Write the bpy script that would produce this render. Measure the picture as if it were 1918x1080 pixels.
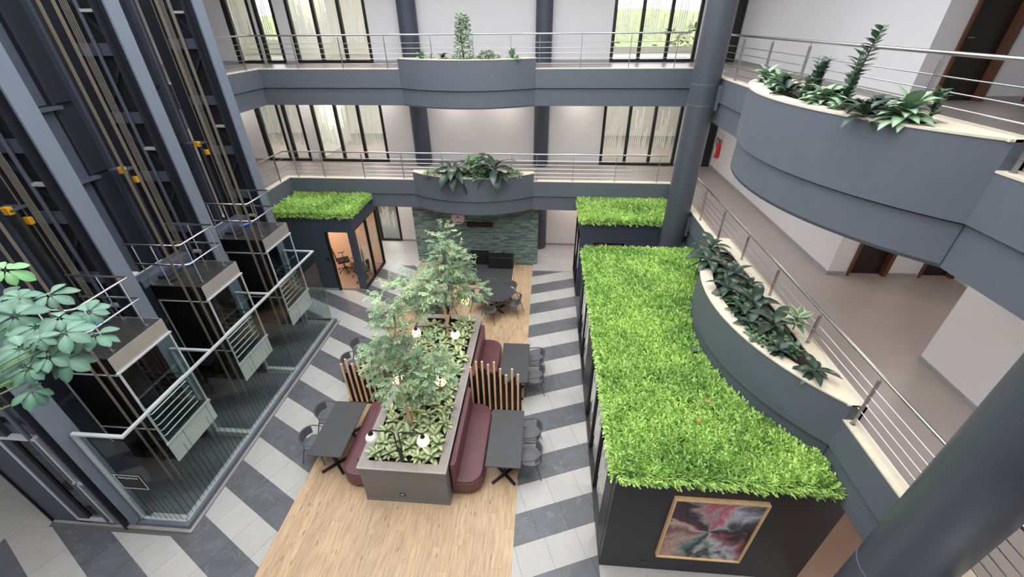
import bpy, math, random
from mathutils import Vector, Matrix
random.seed(7)
PI = math.pi
scn = bpy.context.scene
COL = scn.collection
for o in list(bpy.data.objects):
    bpy.data.objects.remove(o)

# ------------------------------------------------------------------ camera
def make_camera():
    yaw, pitch, roll, fpx = -0.0818762, 0.5685485, -0.0101122, 786.773
    f = Vector((math.sin(yaw)*math.cos(pitch), math.cos(yaw)*math.cos(pitch), -math.sin(pitch)))
    r0 = Vector((math.cos(yaw), -math.sin(yaw), 0))
    u0 = r0.cross(f)
    r = math.cos(roll)*r0 + math.sin(roll)*u0
    u = -math.sin(roll)*r0 + math.cos(roll)*u0
    cd = bpy.data.cameras.new('camera')
    cd.sensor_width = 36.0
    cd.lens = 36.0*fpx/1918.0
    cd.clip_start = 0.05
    cd.clip_end = 400
    co = bpy.data.objects.new('camera', cd)
    COL.objects.link(co)
    M = Matrix((r, u, -f)).transposed().to_4x4()
    M.translation = Vector((0, 0, 8.7))
    co.matrix_world = M
    scn.camera = co
make_camera()

# ------------------------------------------------------------------ world and exposure
w = bpy.data.worlds.new('overcast_sky')
scn.world = w
w.use_nodes = True
bg = w.node_tree.nodes['Background']
bg.inputs[0].default_value = (0.97, 0.985, 1.0, 1)
bg.inputs[1].default_value = 1.9
scn.view_settings.view_transform = 'Standard'
scn.view_settings.look = 'None'
scn.view_settings.gamma = 1
scn.view_settings.exposure = 0.9
scn.cycles.transparent_max_bounces = 32
scn.view_settings.use_curve_mapping = False
SUN = bpy.data.lights.new('veiled_sun', 'SUN')
SUN.energy = 0.5
SUN.angle = math.radians(35)
SUN.color = (1.0, 0.97, 0.92)
so = bpy.data.objects.new('veiled_sun', SUN)
COL.objects.link(so)
so.rotation_euler = (math.radians(12), math.radians(-10), 0)

# ------------------------------------------------------------------ materials
MATS = {}
def srgb(r, g, b):
    def c(v):
        v /= 255.0
        return v/12.92 if v <= 0.04045 else ((v+0.055)/1.055)**2.4
    return (c(r), c(g), c(b), 1)

def mat(name, col, rough=0.6, metal=0.0, var=0.0, scale=6.0, objvar=0.0, bump=0.0, bscale=None,
        stretch=None, emit=None, estr=0.0, spec=None, trans=0.0):
    m = bpy.data.materials.new(name)
    m.use_nodes = True
    nt = m.node_tree
    b = nt.nodes['Principled BSDF']
    col = srgb(*col) if max(col[:3]) > 1.001 else (col[0], col[1], col[2], 1)
    b.inputs['Base Color'].default_value = col
    b.inputs['Roughness'].default_value = rough
    b.inputs['Metallic'].default_value = metal
    if spec is not None:
        b.inputs['Specular IOR Level'].default_value = spec
    if emit:
        b.inputs['Emission Color'].default_value = srgb(*emit)
        b.inputs['Emission Strength'].default_value = estr
    tc = nt.nodes.new('ShaderNodeTexCoord')
    src = tc.outputs['Object']
    if stretch:
        mp = nt.nodes.new('ShaderNodeMapping')
        mp.inputs['Scale'].default_value = stretch
        nt.links.new(src, mp.inputs[0])
        src = mp.outputs[0]
    last = None
    if var > 0:
        n = nt.nodes.new('ShaderNodeTexNoise')
        n.inputs['Scale'].default_value = scale
        n.inputs['Detail'].default_value = 5
        nt.links.new(src, n.inputs['Vector'])
        mr = nt.nodes.new('ShaderNodeMapRange')
        mr.inputs[1].default_value = 0.3
        mr.inputs[2].default_value = 0.7
        mr.inputs[3].default_value = 1-var
        mr.inputs[4].default_value = 1+var
        nt.links.new(n.outputs[0], mr.inputs[0])
        last = mr.outputs[0]
    if objvar > 0:
        oi = nt.nodes.new('ShaderNodeObjectInfo')
        mr2 = nt.nodes.new('ShaderNodeMapRange')
        mr2.inputs[3].default_value = 1-objvar
        mr2.inputs[4].default_value = 1+objvar
        nt.links.new(oi.outputs['Random'], mr2.inputs[0])
        if last:
            mu = nt.nodes.new('ShaderNodeMath')
            mu.operation = 'MULTIPLY'
            nt.links.new(last, mu.inputs[0])
            nt.links.new(mr2.outputs[0], mu.inputs[1])
            last = mu.outputs[0]
        else:
            last = mr2.outputs[0]
    if last:
        hs = nt.nodes.new('ShaderNodeHueSaturation')
        hs.inputs['Color'].default_value = col
        nt.links.new(last, hs.inputs['Value'])
        nt.links.new(hs.outputs[0], b.inputs['Base Color'])
    if bump > 0:
        n2 = nt.nodes.new('ShaderNodeTexNoise')
        n2.inputs['Scale'].default_value = bscale or scale*4
        n2.inputs['Detail'].default_value = 4
        nt.links.new(src, n2.inputs['Vector'])
        bp = nt.nodes.new('ShaderNodeBump')
        bp.inputs['Strength'].default_value = bump
        bp.inputs['Distance'].default_value = 0.01
        nt.links.new(n2.outputs[0], bp.inputs['Height'])
        nt.links.new(bp.outputs[0], b.inputs['Normal'])
    MATS[name] = m
    return m

def glass(name, tint=(0.93, 0.97, 0.96), rough=0.02, refl=1.0):
    m = bpy.data.materials.new(name)
    m.use_nodes = True
    nt = m.node_tree
    nt.nodes.clear()
    out = nt.nodes.new('ShaderNodeOutputMaterial')
    tr = nt.nodes.new('ShaderNodeBsdfTransparent')
    tr.inputs[0].default_value = (*tint, 1)
    gl = nt.nodes.new('ShaderNodeBsdfGlossy')
    gl.inputs['Roughness'].default_value = rough
    fr = nt.nodes.new('ShaderNodeFresnel')
    fr.inputs[0].default_value = 1.45
    mu = nt.nodes.new('ShaderNodeMath')
    mu.operation = 'MULTIPLY'
    mu.inputs[1].default_value = refl
    ge = nt.nodes.new('ShaderNodeNewGeometry')      # only the outer face of a pane reflects
    inv = nt.nodes.new('ShaderNodeMath')
    inv.operation = 'SUBTRACT'
    inv.inputs[0].default_value = 1.0
    nt.links.new(ge.outputs['Backfacing'], inv.inputs[1])
    m2 = nt.nodes.new('ShaderNodeMath')
    m2.operation = 'MULTIPLY'
    nt.links.new(fr.outputs[0], m2.inputs[0])
    nt.links.new(inv.outputs[0], m2.inputs[1])
    nt.links.new(m2.outputs[0], mu.inputs[0])
    mx = nt.nodes.new('ShaderNodeMixShader')
    nt.links.new(mu.outputs[0], mx.inputs[0])
    nt.links.new(tr.outputs[0], mx.inputs[1])
    nt.links.new(gl.outputs[0], mx.inputs[2])
    nt.links.new(mx.outputs[0], out.inputs[0])
    MATS[name] = m

def leafmat(name, edge, mid, rough=0.45, objvar=0.18, vein=0.3):
    """leaf: pale middle, darker rim along generated u (x of the leaf mesh uv)"""
    m = bpy.data.materials.new(name)
    m.use_nodes = True
    nt = m.node_tree
    b = nt.nodes['Principled BSDF']
    b.inputs['Roughness'].default_value = rough
    uv = nt.nodes.new('ShaderNodeAttribute')
    uv.attribute_name = 'rim'
    ramp = nt.nodes.new('ShaderNodeMix')
    ramp.data_type = 'RGBA'
    ramp.inputs['A'].default_value = srgb(*mid)
    ramp.inputs['B'].default_value = srgb(*edge)
    mr0 = nt.nodes.new('ShaderNodeMapRange')
    mr0.inputs[1].default_value = vein
    mr0.inputs[2].default_value = 1.0
    nt.links.new(uv.outputs['Fac'], mr0.inputs[0])
    nt.links.new(mr0.outputs[0], ramp.inputs['Factor'])
    oi = nt.nodes.new('ShaderNodeObjectInfo')
    mr = nt.nodes.new('ShaderNodeMapRange')
    mr.inputs[3].default_value = 1-objvar
    mr.inputs[4].default_value = 1+objvar
    nt.links.new(oi.outputs['Random'], mr.inputs[0])
    hs = nt.nodes.new('ShaderNodeHueSaturation')
    nt.links.new(mr.outputs[0], hs.inputs['Value'])
    nt.links.new(ramp.outputs['Result'], hs.inputs['Color'])
    nt.links.new(hs.outputs[0], b.inputs['Base Color'])
    MATS[name] = m

def tuftmat(name, a, bcol, rough=0.5):
    """foliage with a colour mixed by a per-leaf attribute 'tone'"""
    m = bpy.data.materials.new(name)
    m.use_nodes = True
    nt = m.node_tree
    b = nt.nodes['Principled BSDF']
    b.inputs['Roughness'].default_value = rough
    at = nt.nodes.new('ShaderNodeAttribute')
    at.attribute_name = 'tone'
    ramp = nt.nodes.new('ShaderNodeMix')
    ramp.data_type = 'RGBA'
    ramp.inputs['A'].default_value = srgb(*a)
    ramp.inputs['B'].default_value = srgb(*bcol)
    nt.links.new(at.outputs['Fac'], ramp.inputs['Factor'])
    nt.links.new(ramp.outputs['Result'], b.inputs['Base Color'])
    MATS[name] = m

mat('paint_grey', (95, 101, 112), 0.55, var=0.03, scale=3, bump=0.05, bscale=40)
mat('column_paint', (74, 78, 87), 0.38, var=0.04, scale=3, bump=0.04, bscale=40)
mat('paint_dark', (62, 68, 81), 0.55, var=0.04, scale=3, bump=0.05, bscale=40)
mat('paint_black', (40, 40, 45), 0.5, var=0.05, scale=3)
mat('paint_steel', (112, 121, 135), 0.45, var=0.04, scale=2)
mat('steel_dark_shaded', (46, 48, 57), 0.5, var=0.08, scale=3)  # shade of post webs and shaft recesses put into the colour
mat('shaft_panel', (80, 87, 102), 0.5, var=0.06, scale=2)
mat('shaft_dark', (32, 32, 37), 0.6, var=0.1, scale=3)
mat('white_wall', (212, 211, 213), 0.75, var=0.015, scale=2)
mat('ceiling_white', (206, 204, 200), 0.8, var=0.01)
mat('cream_wall', (210, 209, 200), 0.75, var=0.02, scale=2)
mat('peach_wall', (232, 190, 160), 0.75, var=0.03, scale=2)
mat('kerb_cream', (218, 209, 190), 0.5, var=0.05, scale=8)
mat('corridor_floor', (146, 137, 134), 0.35, var=0.05, scale=1.2)
mat('brown_floor', (142, 118, 102), 0.4, var=0.05, scale=1.5)
mat('skirting', (150, 148, 148), 0.5, var=0.03)
mat('tile_light', (172, 171, 169), 0.36, var=0.03, scale=3, objvar=0.035)
mat('tile_dark', (92, 94, 99), 0.38, var=0.12, scale=3.5, objvar=0.07)
mat('grout', (92, 92, 92), 0.8, var=0.05)
mat('black_metal', (26, 26, 28), 0.4, var=0.08, scale=6)
mat('black_frame', (24, 23, 24), 0.45, var=0.08, scale=6)
mat('stainless', (190, 190, 192), 0.28, metal=1.0, var=0.04, scale=10)
mat('brushed', (176, 176, 178), 0.34, metal=1.0, var=0.05, scale=8)
mat('alu_frame', (206, 212, 216), 0.4, metal=0.4, var=0.03)
mat('car_roof', (96, 94, 94), 0.32, metal=0.75, var=0.15, scale=4)
mat('car_fascia', (188, 182, 178), 0.4, metal=0.55, var=0.05, scale=3)
mat('car_apron', (206, 204, 198), 0.6, var=0.03)
mat('car_black', (20, 20, 21), 0.18, var=0.1)
mat('belt', (112, 102, 88), 0.7, var=0.15, scale=30)
mat('rope', (168, 160, 150), 0.5, metal=0.3, var=0.1, scale=40)
mat('yellow', (236, 172, 40), 0.5, var=0.08)
mat('blue_plastic', (40, 120, 210), 0.5, var=0.05)
mat('offwhite_plastic', (214, 218, 210), 0.5, var=0.03)
mat('planter_grey', (112, 112, 113), 0.45, var=0.04, scale=4)
mat('planter_cap', (150, 142, 138), 0.4, var=0.06, scale=5, objvar=0.04)
mat('soil', (50, 38, 30), 0.95, var=0.4, scale=30, bump=0.8, bscale=60)
mat('leather', (98, 59, 66), 0.42, var=0.07, scale=3, bump=0.06, bscale=90)
mat('table_black', (62, 63, 66), 0.5, var=0.05, scale=5)
mat('chair_grey', (92, 92, 98), 0.5, var=0.05, scale=6)
mat('chair_frame', (66, 66, 71), 0.45, var=0.05)
mat('slat_wood', (246, 202, 160), 0.55, var=0.12, scale=3, stretch=(9, 9, 0.8), objvar=0.05)
mat('bark', (202, 172, 142), 0.85, var=0.2, scale=14, bump=0.5, bscale=40)
mat('stem_green', (92, 112, 66), 0.6, var=0.1)
mat('stem_brown', (110, 84, 62), 0.7, var=0.12, scale=20)
mat('globe_lit', (255, 240, 205), 0.4, emit=(255, 214, 140), estr=2.4)
mat('globe_off', (238, 236, 232), 0.25, var=0.01)
mat('red_paint', (206, 34, 38), 0.3, var=0.04)
mat('paper_white', (236, 234, 230), 0.6, var=0.02)
mat('pine_frame', (226, 190, 142), 0.5, var=0.08, scale=5, stretch=(3, 3, 3))
mat('door_dark', (34, 26, 24), 0.4, var=0.1, scale=3)
mat('door_frame', (96, 62, 44), 0.5, var=0.12, scale=4, stretch=(6, 6, 1))
mat('film', (240, 241, 236), 0.7, var=0.01)
mat('film_dark', (30, 30, 32), 0.6, var=0.02)
mat('pink_disc', (240, 214, 204), 0.5, var=0.02)
mat('stage_grey', (64, 65, 68), 0.7, var=0.05, scale=8)
mat('mesh_black', (20, 20, 22), 0.6, var=0.1)
mat('panel_light', (255, 250, 240), 0.5, emit=(255, 251, 246), estr=10.0)
mat('pod_fill_panel', (255, 246, 236), 0.5, emit=(255, 236, 214), estr=16.0)
mat('warm_light', (255, 230, 200), 0.5, emit=(255, 170, 96), estr=7.0)
mat('outside_lawn', (128, 136, 92), 0.9, var=0.3, scale=1.0)
mat('socket_dark', (36, 36, 38), 0.4, var=0.02)
mat('dry_leaf', (190, 130, 80), 0.8, var=0.1)
glass('glass_clear', (0.96, 0.975, 0.965), refl=1.0)
glass('glass_green', (0.90, 0.945, 0.94), refl=1.0)
glass('glass_smoke', (0.45, 0.46, 0.46), refl=1.2)
leafmat('leaf_aglaonema', (88, 112, 80), (192, 206, 158), 0.42, vein=0.35)
leafmat('leaf_dark', (36, 54, 44), (54, 76, 62), 0.3)
leafmat('leaf_mid', (110, 144, 114), (166, 194, 160), 0.45, vein=0.2)
leafmat('leaf_zz', (66, 90, 76), (100, 128, 108), 0.32)
leafmat('leaf_variegated', (216, 222, 200), (96, 130, 92), 0.5, vein=0.55)
leafmat('leaf_schefflera', (66, 104, 86), (88, 128, 106), 0.5, vein=0.0)
leafmat('leaf_schefflera_lime', (94, 150, 96), (122, 172, 114), 0.5, vein=0.0)
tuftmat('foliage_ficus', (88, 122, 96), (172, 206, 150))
tuftmat('grass', (100, 150, 70), (208, 242, 134), 0.6)
tuftmat('foliage_outside', (70, 88, 44), (150, 158, 92), 0.7)

def wood_floor_mat():
    m = mat('plank', (206, 172, 134), 0.42, objvar=0.0)
    nt = m.node_tree
    b = nt.nodes['Principled BSDF']
    tc = nt.nodes.new('ShaderNodeTexCoord')
    oi = nt.nodes.new('ShaderNodeObjectInfo')
    add = nt.nodes.new('ShaderNodeVectorMath')
    nt.links.new(tc.outputs['Object'], add.inputs[0])
    sc = nt.nodes.new('ShaderNodeVectorMath')
    sc.operation = 'SCALE'
    comb = nt.nodes.new('ShaderNodeCombineXYZ')
    nt.links.new(oi.outputs['Random'], comb.inputs[0])
    nt.links.new(oi.outputs['Random'], comb.inputs[1])
    nt.links.new(comb.outputs[0], sc.inputs[0])
    sc.inputs['Scale'].default_value = 37
    nt.links.new(sc.outputs[0], add.inputs[1])
    mp = nt.nodes.new('ShaderNodeMapping')
    mp.inputs['Scale'].default_value = (16, 1.1, 1)
    nt.links.new(add.outputs[0], mp.inputs[0])
    n = nt.nodes.new('ShaderNodeTexNoise')
    n.inputs['Scale'].default_value = 2.2
    n.inputs['Detail'].default_value = 6
    nt.links.new(mp.outputs[0], n.inputs['Vector'])
    cr = nt.nodes.new('ShaderNodeValToRGB')
    e = cr.color_ramp.elements
    e[0].position, e[0].color = 0.3, srgb(166, 138, 108)
    e[1].position, e[1].color = 0.7, srgb(202, 175, 143)
    nt.links.new(n.outputs[0], cr.inputs[0])
    # sparse dark knots stretched along the plank
    mp2 = nt.nodes.new('ShaderNodeMapping')
    mp2.inputs['Scale'].default_value = (10, 2.4, 1)
    nt.links.new(add.outputs[0], mp2.inputs[0])
    v = nt.nodes.new('ShaderNodeTexVoronoi')
    v.inputs['Scale'].default_value = 1.0
    nt.links.new(mp2.outputs[0], v.inputs['Vector'])
    lt = nt.nodes.new('ShaderNodeMapRange')
    lt.inputs[1].default_value = 0.08
    lt.inputs[2].default_value = 0.17
    lt.inputs[3].default_value = 0.45
    lt.inputs[4].default_value = 1.0
    nt.links.new(v.outputs['Distance'], lt.inputs[0])
    mr = nt.nodes.new('ShaderNodeMapRange')
    mr.inputs[3].default_value = 0.90
    mr.inputs[4].default_value = 1.06
    nt.links.new(oi.outputs['Random'], mr.inputs[0])
    mu = nt.nodes.new('ShaderNodeMath')
    mu.operation = 'MULTIPLY'
    nt.links.new(lt.outputs[0], mu.inputs[0])
    nt.links.new(mr.outputs[0], mu.inputs[1])
    hs = nt.nodes.new('ShaderNodeHueSaturation')
    nt.links.new(cr.outputs[0], hs.inputs['Color'])
    nt.links.new(mu.outputs[0], hs.inputs['Value'])
    nt.links.new(hs.outputs[0], b.inputs['Base Color'])
wood_floor_mat()

def marble_veins(m, vein, amount):
    """thin light veins over a tile colour"""
    nt = m.node_tree
    b = nt.nodes['Principled BSDF']
    src = b.inputs['Base Color'].links[0].from_socket
    tc = nt.nodes.new('ShaderNodeTexCoord')
    n = nt.nodes.new('ShaderNodeTexNoise')
    n.inputs['Scale'].default_value = 1.6
    n.inputs['Detail'].default_value = 7
    n.inputs['Distortion'].default_value = 1.2
    nt.links.new(tc.outputs['Object'], n.inputs['Vector'])
    s = nt.nodes.new('ShaderNodeMath')
    s.operation = 'SUBTRACT'
    s.inputs[1].default_value = 0.5
    nt.links.new(n.outputs[0], s.inputs[0])
    a = nt.nodes.new('ShaderNodeMath')
    a.operation = 'ABSOLUTE'
    nt.links.new(s.outputs[0], a.inputs[0])
    mr = nt.nodes.new('ShaderNodeMapRange')
    mr.inputs[1].default_value = 0.0
    mr.inputs[2].default_value = 0.012
    mr.inputs[3].default_value = amount
    mr.inputs[4].default_value = 0.0
    nt.links.new(a.outputs[0], mr.inputs[0])
    mx = nt.nodes.new('ShaderNodeMix')
    mx.data_type = 'RGBA'
    nt.links.new(mr.outputs[0], mx.inputs['Factor'])
    nt.links.new(src, mx.inputs['A'])
    mx.inputs['B'].default_value = srgb(*vein)
    nt.links.new(mx.outputs['Result'], b.inputs['Base Color'])
marble_veins(MATS['tile_dark'], (150, 152, 156), 0.28)
marble_veins(MATS['tile_light'], (196, 195, 193), 0.2)

def stone_mat():
    m = mat('slate_strip', (70, 88, 86), 0.7, var=0.2, scale=9, bump=0.6, bscale=30)
    nt = m.node_tree
    b = nt.nodes['Principled BSDF']
    at = nt.nodes.new('ShaderNodeAttribute')
    at.attribute_name = 'tone'
    cr = nt.nodes.new('ShaderNodeValToRGB')
    e = cr.color_ramp.elements
    e[0].color = srgb(80, 98, 100)
    e[1].color = srgb(146, 156, 140)
    el = cr.color_ramp.elements.new(0.5)
    el.color = srgb(108, 132, 128)
    nt.links.new(at.outputs['Fac'], cr.inputs[0])
    nt.links.new(cr.outputs[0], b.inputs['Base Color'])
stone_mat()

def painting_mat():
    m = mat('abstract_paint', (120, 90, 95), 0.5)
    nt = m.node_tree
    b = nt.nodes['Principled BSDF']
    tc = nt.nodes.new('ShaderNodeTexCoord')
    sep = nt.nodes.new('ShaderNodeSeparateXYZ')
    nt.links.new(tc.outputs['Object'], sep.inputs[0])
    at = nt.nodes.new('ShaderNodeMath')
    at.operation = 'ARCTAN2'
    nt.links.new(sep.outputs[2], at.inputs[0])
    nt.links.new(sep.outputs[0], at.inputs[1])
    n = nt.nodes.new('ShaderNodeTexNoise')
    n.inputs['Scale'].default_value = 1.7
    n.inputs['Detail'].default_value = 6
    n.inputs['Distortion'].default_value = 1.4
    nt.links.new(tc.outputs['Object'], n.inputs['Vector'])
    ad = nt.nodes.new('ShaderNodeMath')
    ad.operation = 'MULTIPLY_ADD'
    ad.inputs[1].default_value = 1/(2*PI)
    ad.inputs[2].default_value = 0.27
    nt.links.new(at.outputs[0], ad.inputs[0])
    ad2 = nt.nodes.new('ShaderNodeMath')
    ad2.operation = 'MULTIPLY_ADD'
    ad2.inputs[1].default_value = 0.40
    nt.links.new(n.outputs[0], ad2.inputs[0])
    nt.links.new(ad.outputs[0], ad2.inputs[2])
    cr = nt.nodes.new('ShaderNodeValToRGB')
    cols = [(0.0, (112, 72, 84)), (0.09, (190, 160, 148)), (0.17, (60, 120, 124)), (0.22, (30, 28, 34)),
            (0.30, (196, 200, 206)), (0.38, (150, 84, 96)), (0.46, (28, 28, 32)), (0.54, (74, 76, 80)),
            (0.60, (190, 190, 204)), (0.68, (198, 84, 98)), (0.74, (168, 150, 156)), (0.80, (34, 28, 38)),
            (0.88, (88, 52, 72)), (0.94, (206, 178, 160)), (1.0, (130, 88, 96))]
    e = cr.color_ramp.elements
    e[0].position, e[0].color = cols[0][0], srgb(*cols[0][1])
    e[1].position, e[1].color = cols[-1][0], srgb(*cols[-1][1])
    for p, c in cols[1:-1]:
        k = e.new(p)
        k.color = srgb(*c)
    fr = nt.nodes.new('ShaderNodeMath')
    fr.operation = 'FRACT'
    nt.links.new(ad2.outputs[0], fr.inputs[0])
    nt.links.new(fr.outputs[0], cr.inputs[0])
    n2 = nt.nodes.new('ShaderNodeTexNoise')
    n2.inputs['Scale'].default_value = 9
    n2.inputs['Detail'].default_value = 8
    n2.inputs['Distortion'].default_value = 2
    nt.links.new(tc.outputs['Object'], n2.inputs['Vector'])
    mr = nt.nodes.new('ShaderNodeMapRange')
    mr.inputs[1].default_value = 0.3
    mr.inputs[2].default_value = 0.7
    mr.inputs[3].default_value = 0.7
    mr.inputs[4].default_value = 1.25
    nt.links.new(n2.outputs[0], mr.inputs[0])
    hs = nt.nodes.new('ShaderNodeHueSaturation')
    nt.links.new(cr.outputs[0], hs.inputs['Color'])
    nt.links.new(mr.outputs[0], hs.inputs['Value'])
    nt.links.new(hs.outputs[0], b.inputs['Base Color'])
painting_mat()

# ------------------------------------------------------------------ mesh helpers
OFF = {}
class MB:
    def __init__(s):
        s.v, s.f, s.attr = [], [], []
    def quad(s, a, b, c, d):
        n = len(s.v)
        s.v += [tuple(a), tuple(b), tuple(c), tuple(d)]
        s.f.append((n, n+1, n+2, n+3))
        return s
    def box(s, x0, x1, y0, y1, z0, z1):
        n = len(s.v)
        s.v += [(x0, y0, z0), (x1, y0, z0), (x1, y1, z0), (x0, y1, z0), (x0, y0, z1), (x1, y0, z1), (x1, y1, z1), (x0, y1, z1)]
        s.f += [(n, n+3, n+2, n+1), (n+4, n+5, n+6, n+7), (n, n+1, n+5, n+4), (n+1, n+2, n+6, n+5), (n+2, n+3, n+7, n+6), (n+3, n, n+4, n+7)]
        return s
    def bar(s, p, q, w, h, up=(0, 0, 1)):
        p, q = Vector(p), Vector(q)
        d = (q-p).normalized()
        up = Vector(up)
        if abs(d.dot(up)) > 0.98:
            up = Vector((0, 1, 0))
        a = d.cross(up).normalized()*(w/2)
        b = a.cross(d).normalized()*(h/2)
        n = len(s.v)
        for c in (p, q):
            s.v += [tuple(c-a-b), tuple(c+a-b), tuple(c+a+b), tuple(c-a+b)]
        s.f += [(n, n+1, n+2, n+3), (n+7, n+6, n+5, n+4), (n, n+4, n+5, n+1), (n+1, n+5, n+6, n+2), (n+2, n+6, n+7, n+3), (n+3, n+7, n+4, n)]
        return s
    def tube(s, pts, r, n=8, cap=True):
        pts = [Vector(p) for p in pts]
        rr = r if isinstance(r, (list, tuple)) else [r]*len(pts)
        base = len(s.v)
        prev = None
        for i, p in enumerate(pts):
            d = (pts[min(i+1, len(pts)-1)]-pts[max(i-1, 0)])
            d = d.normalized() if d.length > 1e-9 else Vector((0, 0, 1))
            if prev is None:
                a = d.orthogonal().normalized()
            else:
                a = (prev - d*prev.dot(d))
                a = a.normalized() if a.length > 1e-6 else d.orthogonal().normalized()
            prev = a
            b = d.cross(a)
            for k in range(n):
                t = 2*PI*k/n
                s.v.append(tuple(p+(a*math.cos(t)+b*math.sin(t))*rr[i]))
        for i in range(len(pts)-1):
            for k in range(n):
                k2 = (k+1) % n
                s.f.append((base+i*n+k, base+i*n+k2, base+(i+1)*n+k2, base+(i+1)*n+k))
        if cap:
            s.f.append(tuple(base+k for k in reversed(range(n))))
            s.f.append(tuple(base+(len(pts)-1)*n+k for k in range(n)))
        return s
    def prism(s, poly, z0, z1):
        ar = sum(poly[i][0]*poly[(i+1) % len(poly)][1]-poly[(i+1) % len(poly)][0]*poly[i][1] for i in range(len(poly)))
        if ar < 0:
            poly = poly[::-1]
        n, b = len(poly), len(s.v)
        s.v += [(p[0], p[1], z0) for p in poly]+[(p[0], p[1], z1) for p in poly]
        s.f.append(tuple(b+i for i in reversed(range(n))))
        s.f.append(tuple(b+n+i for i in range(n)))
        for i in range(n):
            j = (i+1) % n
            s.f.append((b+i, b+j, b+n+j, b+n+i))
        return s
    def strip(s, path, off, z0, z1):
        """wall along an open path with thickness given by outward offset path"""
        n, b = len(path), len(s.v)
        for (p, q) in zip(path, off):
            s.v += [(p[0], p[1], z0), (p[0], p[1], z1), (q[0], q[1], z1), (q[0], q[1], z0)]
        for i in range(n-1):
            for k in range(4):
                k2 = (k+1) % 4
                s.f.append((b+i*4+k, b+i*4+k2, b+(i+1)*4+k2, b+(i+1)*4+k))
        s.f.append((b, b+3, b+2, b+1))
        e = b+(n-1)*4
        s.f.append((e, e+1, e+2, e+3))
        return s
    def lathe(s, prof, n=24, c=(0, 0, 0)):
        b = len(s.v)
        for (r, z) in prof:
            for k in range(n):
                t = 2*PI*k/n
                s.v.append((c[0]+r*math.cos(t), c[1]+r*math.sin(t), c[2]+z))
        for i in range(len(prof)-1):
            for k in range(n):
                k2 = (k+1) % n
                s.f.append((b+i*n+k, b+i*n+k2, b+(i+1)*n+k2, b+(i+1)*n+k))
        s.f.append(tuple(b+k for k in reversed(range(n))))
        s.f.append(tuple(b+(len(prof)-1)*n+k for k in range(n)))
        return s
    def sphere(s, c, r, n=16, m=10, sz=1.0):
        prof = []
        for i in range(m+1):
            t = -PI/2+PI*i/m
            prof.append((max(r*math.cos(t), r*0.02), r*math.sin(t)*sz))
        return s.lathe(prof, n, c)
    def mesh(s, name, m, smooth=False, off=(0, 0, 0)):
        me = bpy.data.meshes.new(name)
        ox, oy, oz = off
        me.from_pydata([(x-ox, y-oy, z-oz) for x, y, z in s.v], [], s.f)
        if m:
            me.materials.append(MATS[m])
        if s.attr:
            a = me.attributes.new('tone', 'FLOAT', 'FACE')
            a.data.foreach_set('value', s.attr)
        if smooth:
            me.polygons.foreach_set('use_smooth', [True]*len(me.polygons))
            if smooth != 'all':
                me.set_sharp_from_angle(angle=math.radians(40))
        return me
    def build(s, name, m, parent=None, smooth=False, bevel=0, local=False):
        off = OFF.get(parent, (0, 0, 0)) if (parent and not local) else (0, 0, 0)
        o = bpy.data.objects.new(name, s.mesh(name, m, smooth, off))
        COL.objects.link(o)
        if parent:
            o.parent = parent
            OFF[o] = OFF.get(parent, (0, 0, 0))
        if bevel:
            md = o.modifiers.new('bevel', 'BEVEL')
            md.width = bevel
            md.segments = 3
            md.limit_method = 'ANGLE'
            md.angle_limit = math.radians(35)
        return o

def tag(o, label=None, cat=None, group=None, kind=None):
    if label: o['label'] = label
    if cat: o['category'] = cat
    if group: o['group'] = group
    if kind: o['kind'] = kind
    return o

ORD = ['first', 'second', 'third', 'fourth', 'fifth', 'sixth', 'seventh', 'eighth', 'ninth', 'tenth', 'eleventh', 'twelfth', 'thirteenth', 'fourteenth', 'fifteenth', 'sixteenth', 'seventeenth', 'eighteenth']
def thing(name, label, cat, loc=(0, 0, 0), rz=0, group=None, kind=None):
    o = bpy.data.objects.new(name, None)
    o.empty_display_size = 0.1
    COL.objects.link(o)
    o.location = loc
    o.rotation_euler = (0, 0, rz)
    OFF[o] = tuple(loc)
    return tag(o, label, cat, group, kind)

def copy_tree(o, parent=None):
    c = o.copy()
    COL.objects.link(c)
    if parent: c.parent = parent
    for ch in list(o.children):
        copy_tree(ch, c)
    return c

def put(o, mesh, name, parent):
    pass

def inst(name, mesh, parent, M=None):
    o = bpy.data.objects.new(name, mesh)
    COL.objects.link(o)
    o.parent = parent
    if M is not None: o.matrix_local = M
    OFF[o] = OFF.get(parent, (0, 0, 0))
    return o

def box(name, m, b, parent=None, bevel=0, **k):
    return MB().box(*b).build(name, m, parent, bevel=bevel, **k)

def clip(poly, a, b, c):
    """keep a*x+b*y<=c"""
    out = []
    for i in range(len(poly)):
        p, q = poly[i], poly[(i+1) % len(poly)]
        dp, dq = a*p[0]+b*p[1]-c, a*q[0]+b*q[1]-c
        if dp <= 0: out.append(p)
        if dp*dq < 0:
            t = dp/(dp-dq)
            out.append((p[0]+(q[0]-p[0])*t, p[1]+(q[1]-p[1])*t))
    return out
def area(p):
    return abs(sum(p[i][0]*p[(i+1) % len(p)][1]-p[(i+1) % len(p)][0]*p[i][1] for i in range(len(p))))/2

# ------------------------------------------------------------------ levels
F1, F2 = 3.68, 7.38          # corridor floors
K1, K2 = 3.74, 7.40          # kerb tops
YE = 15.03                   # back balcony edge
XE = 4.48                    # right balcony edge
XL = -9.66                   # left balcony edge
YB = 17.4                    # back wall
XR = 6.57                    # right wall

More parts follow.
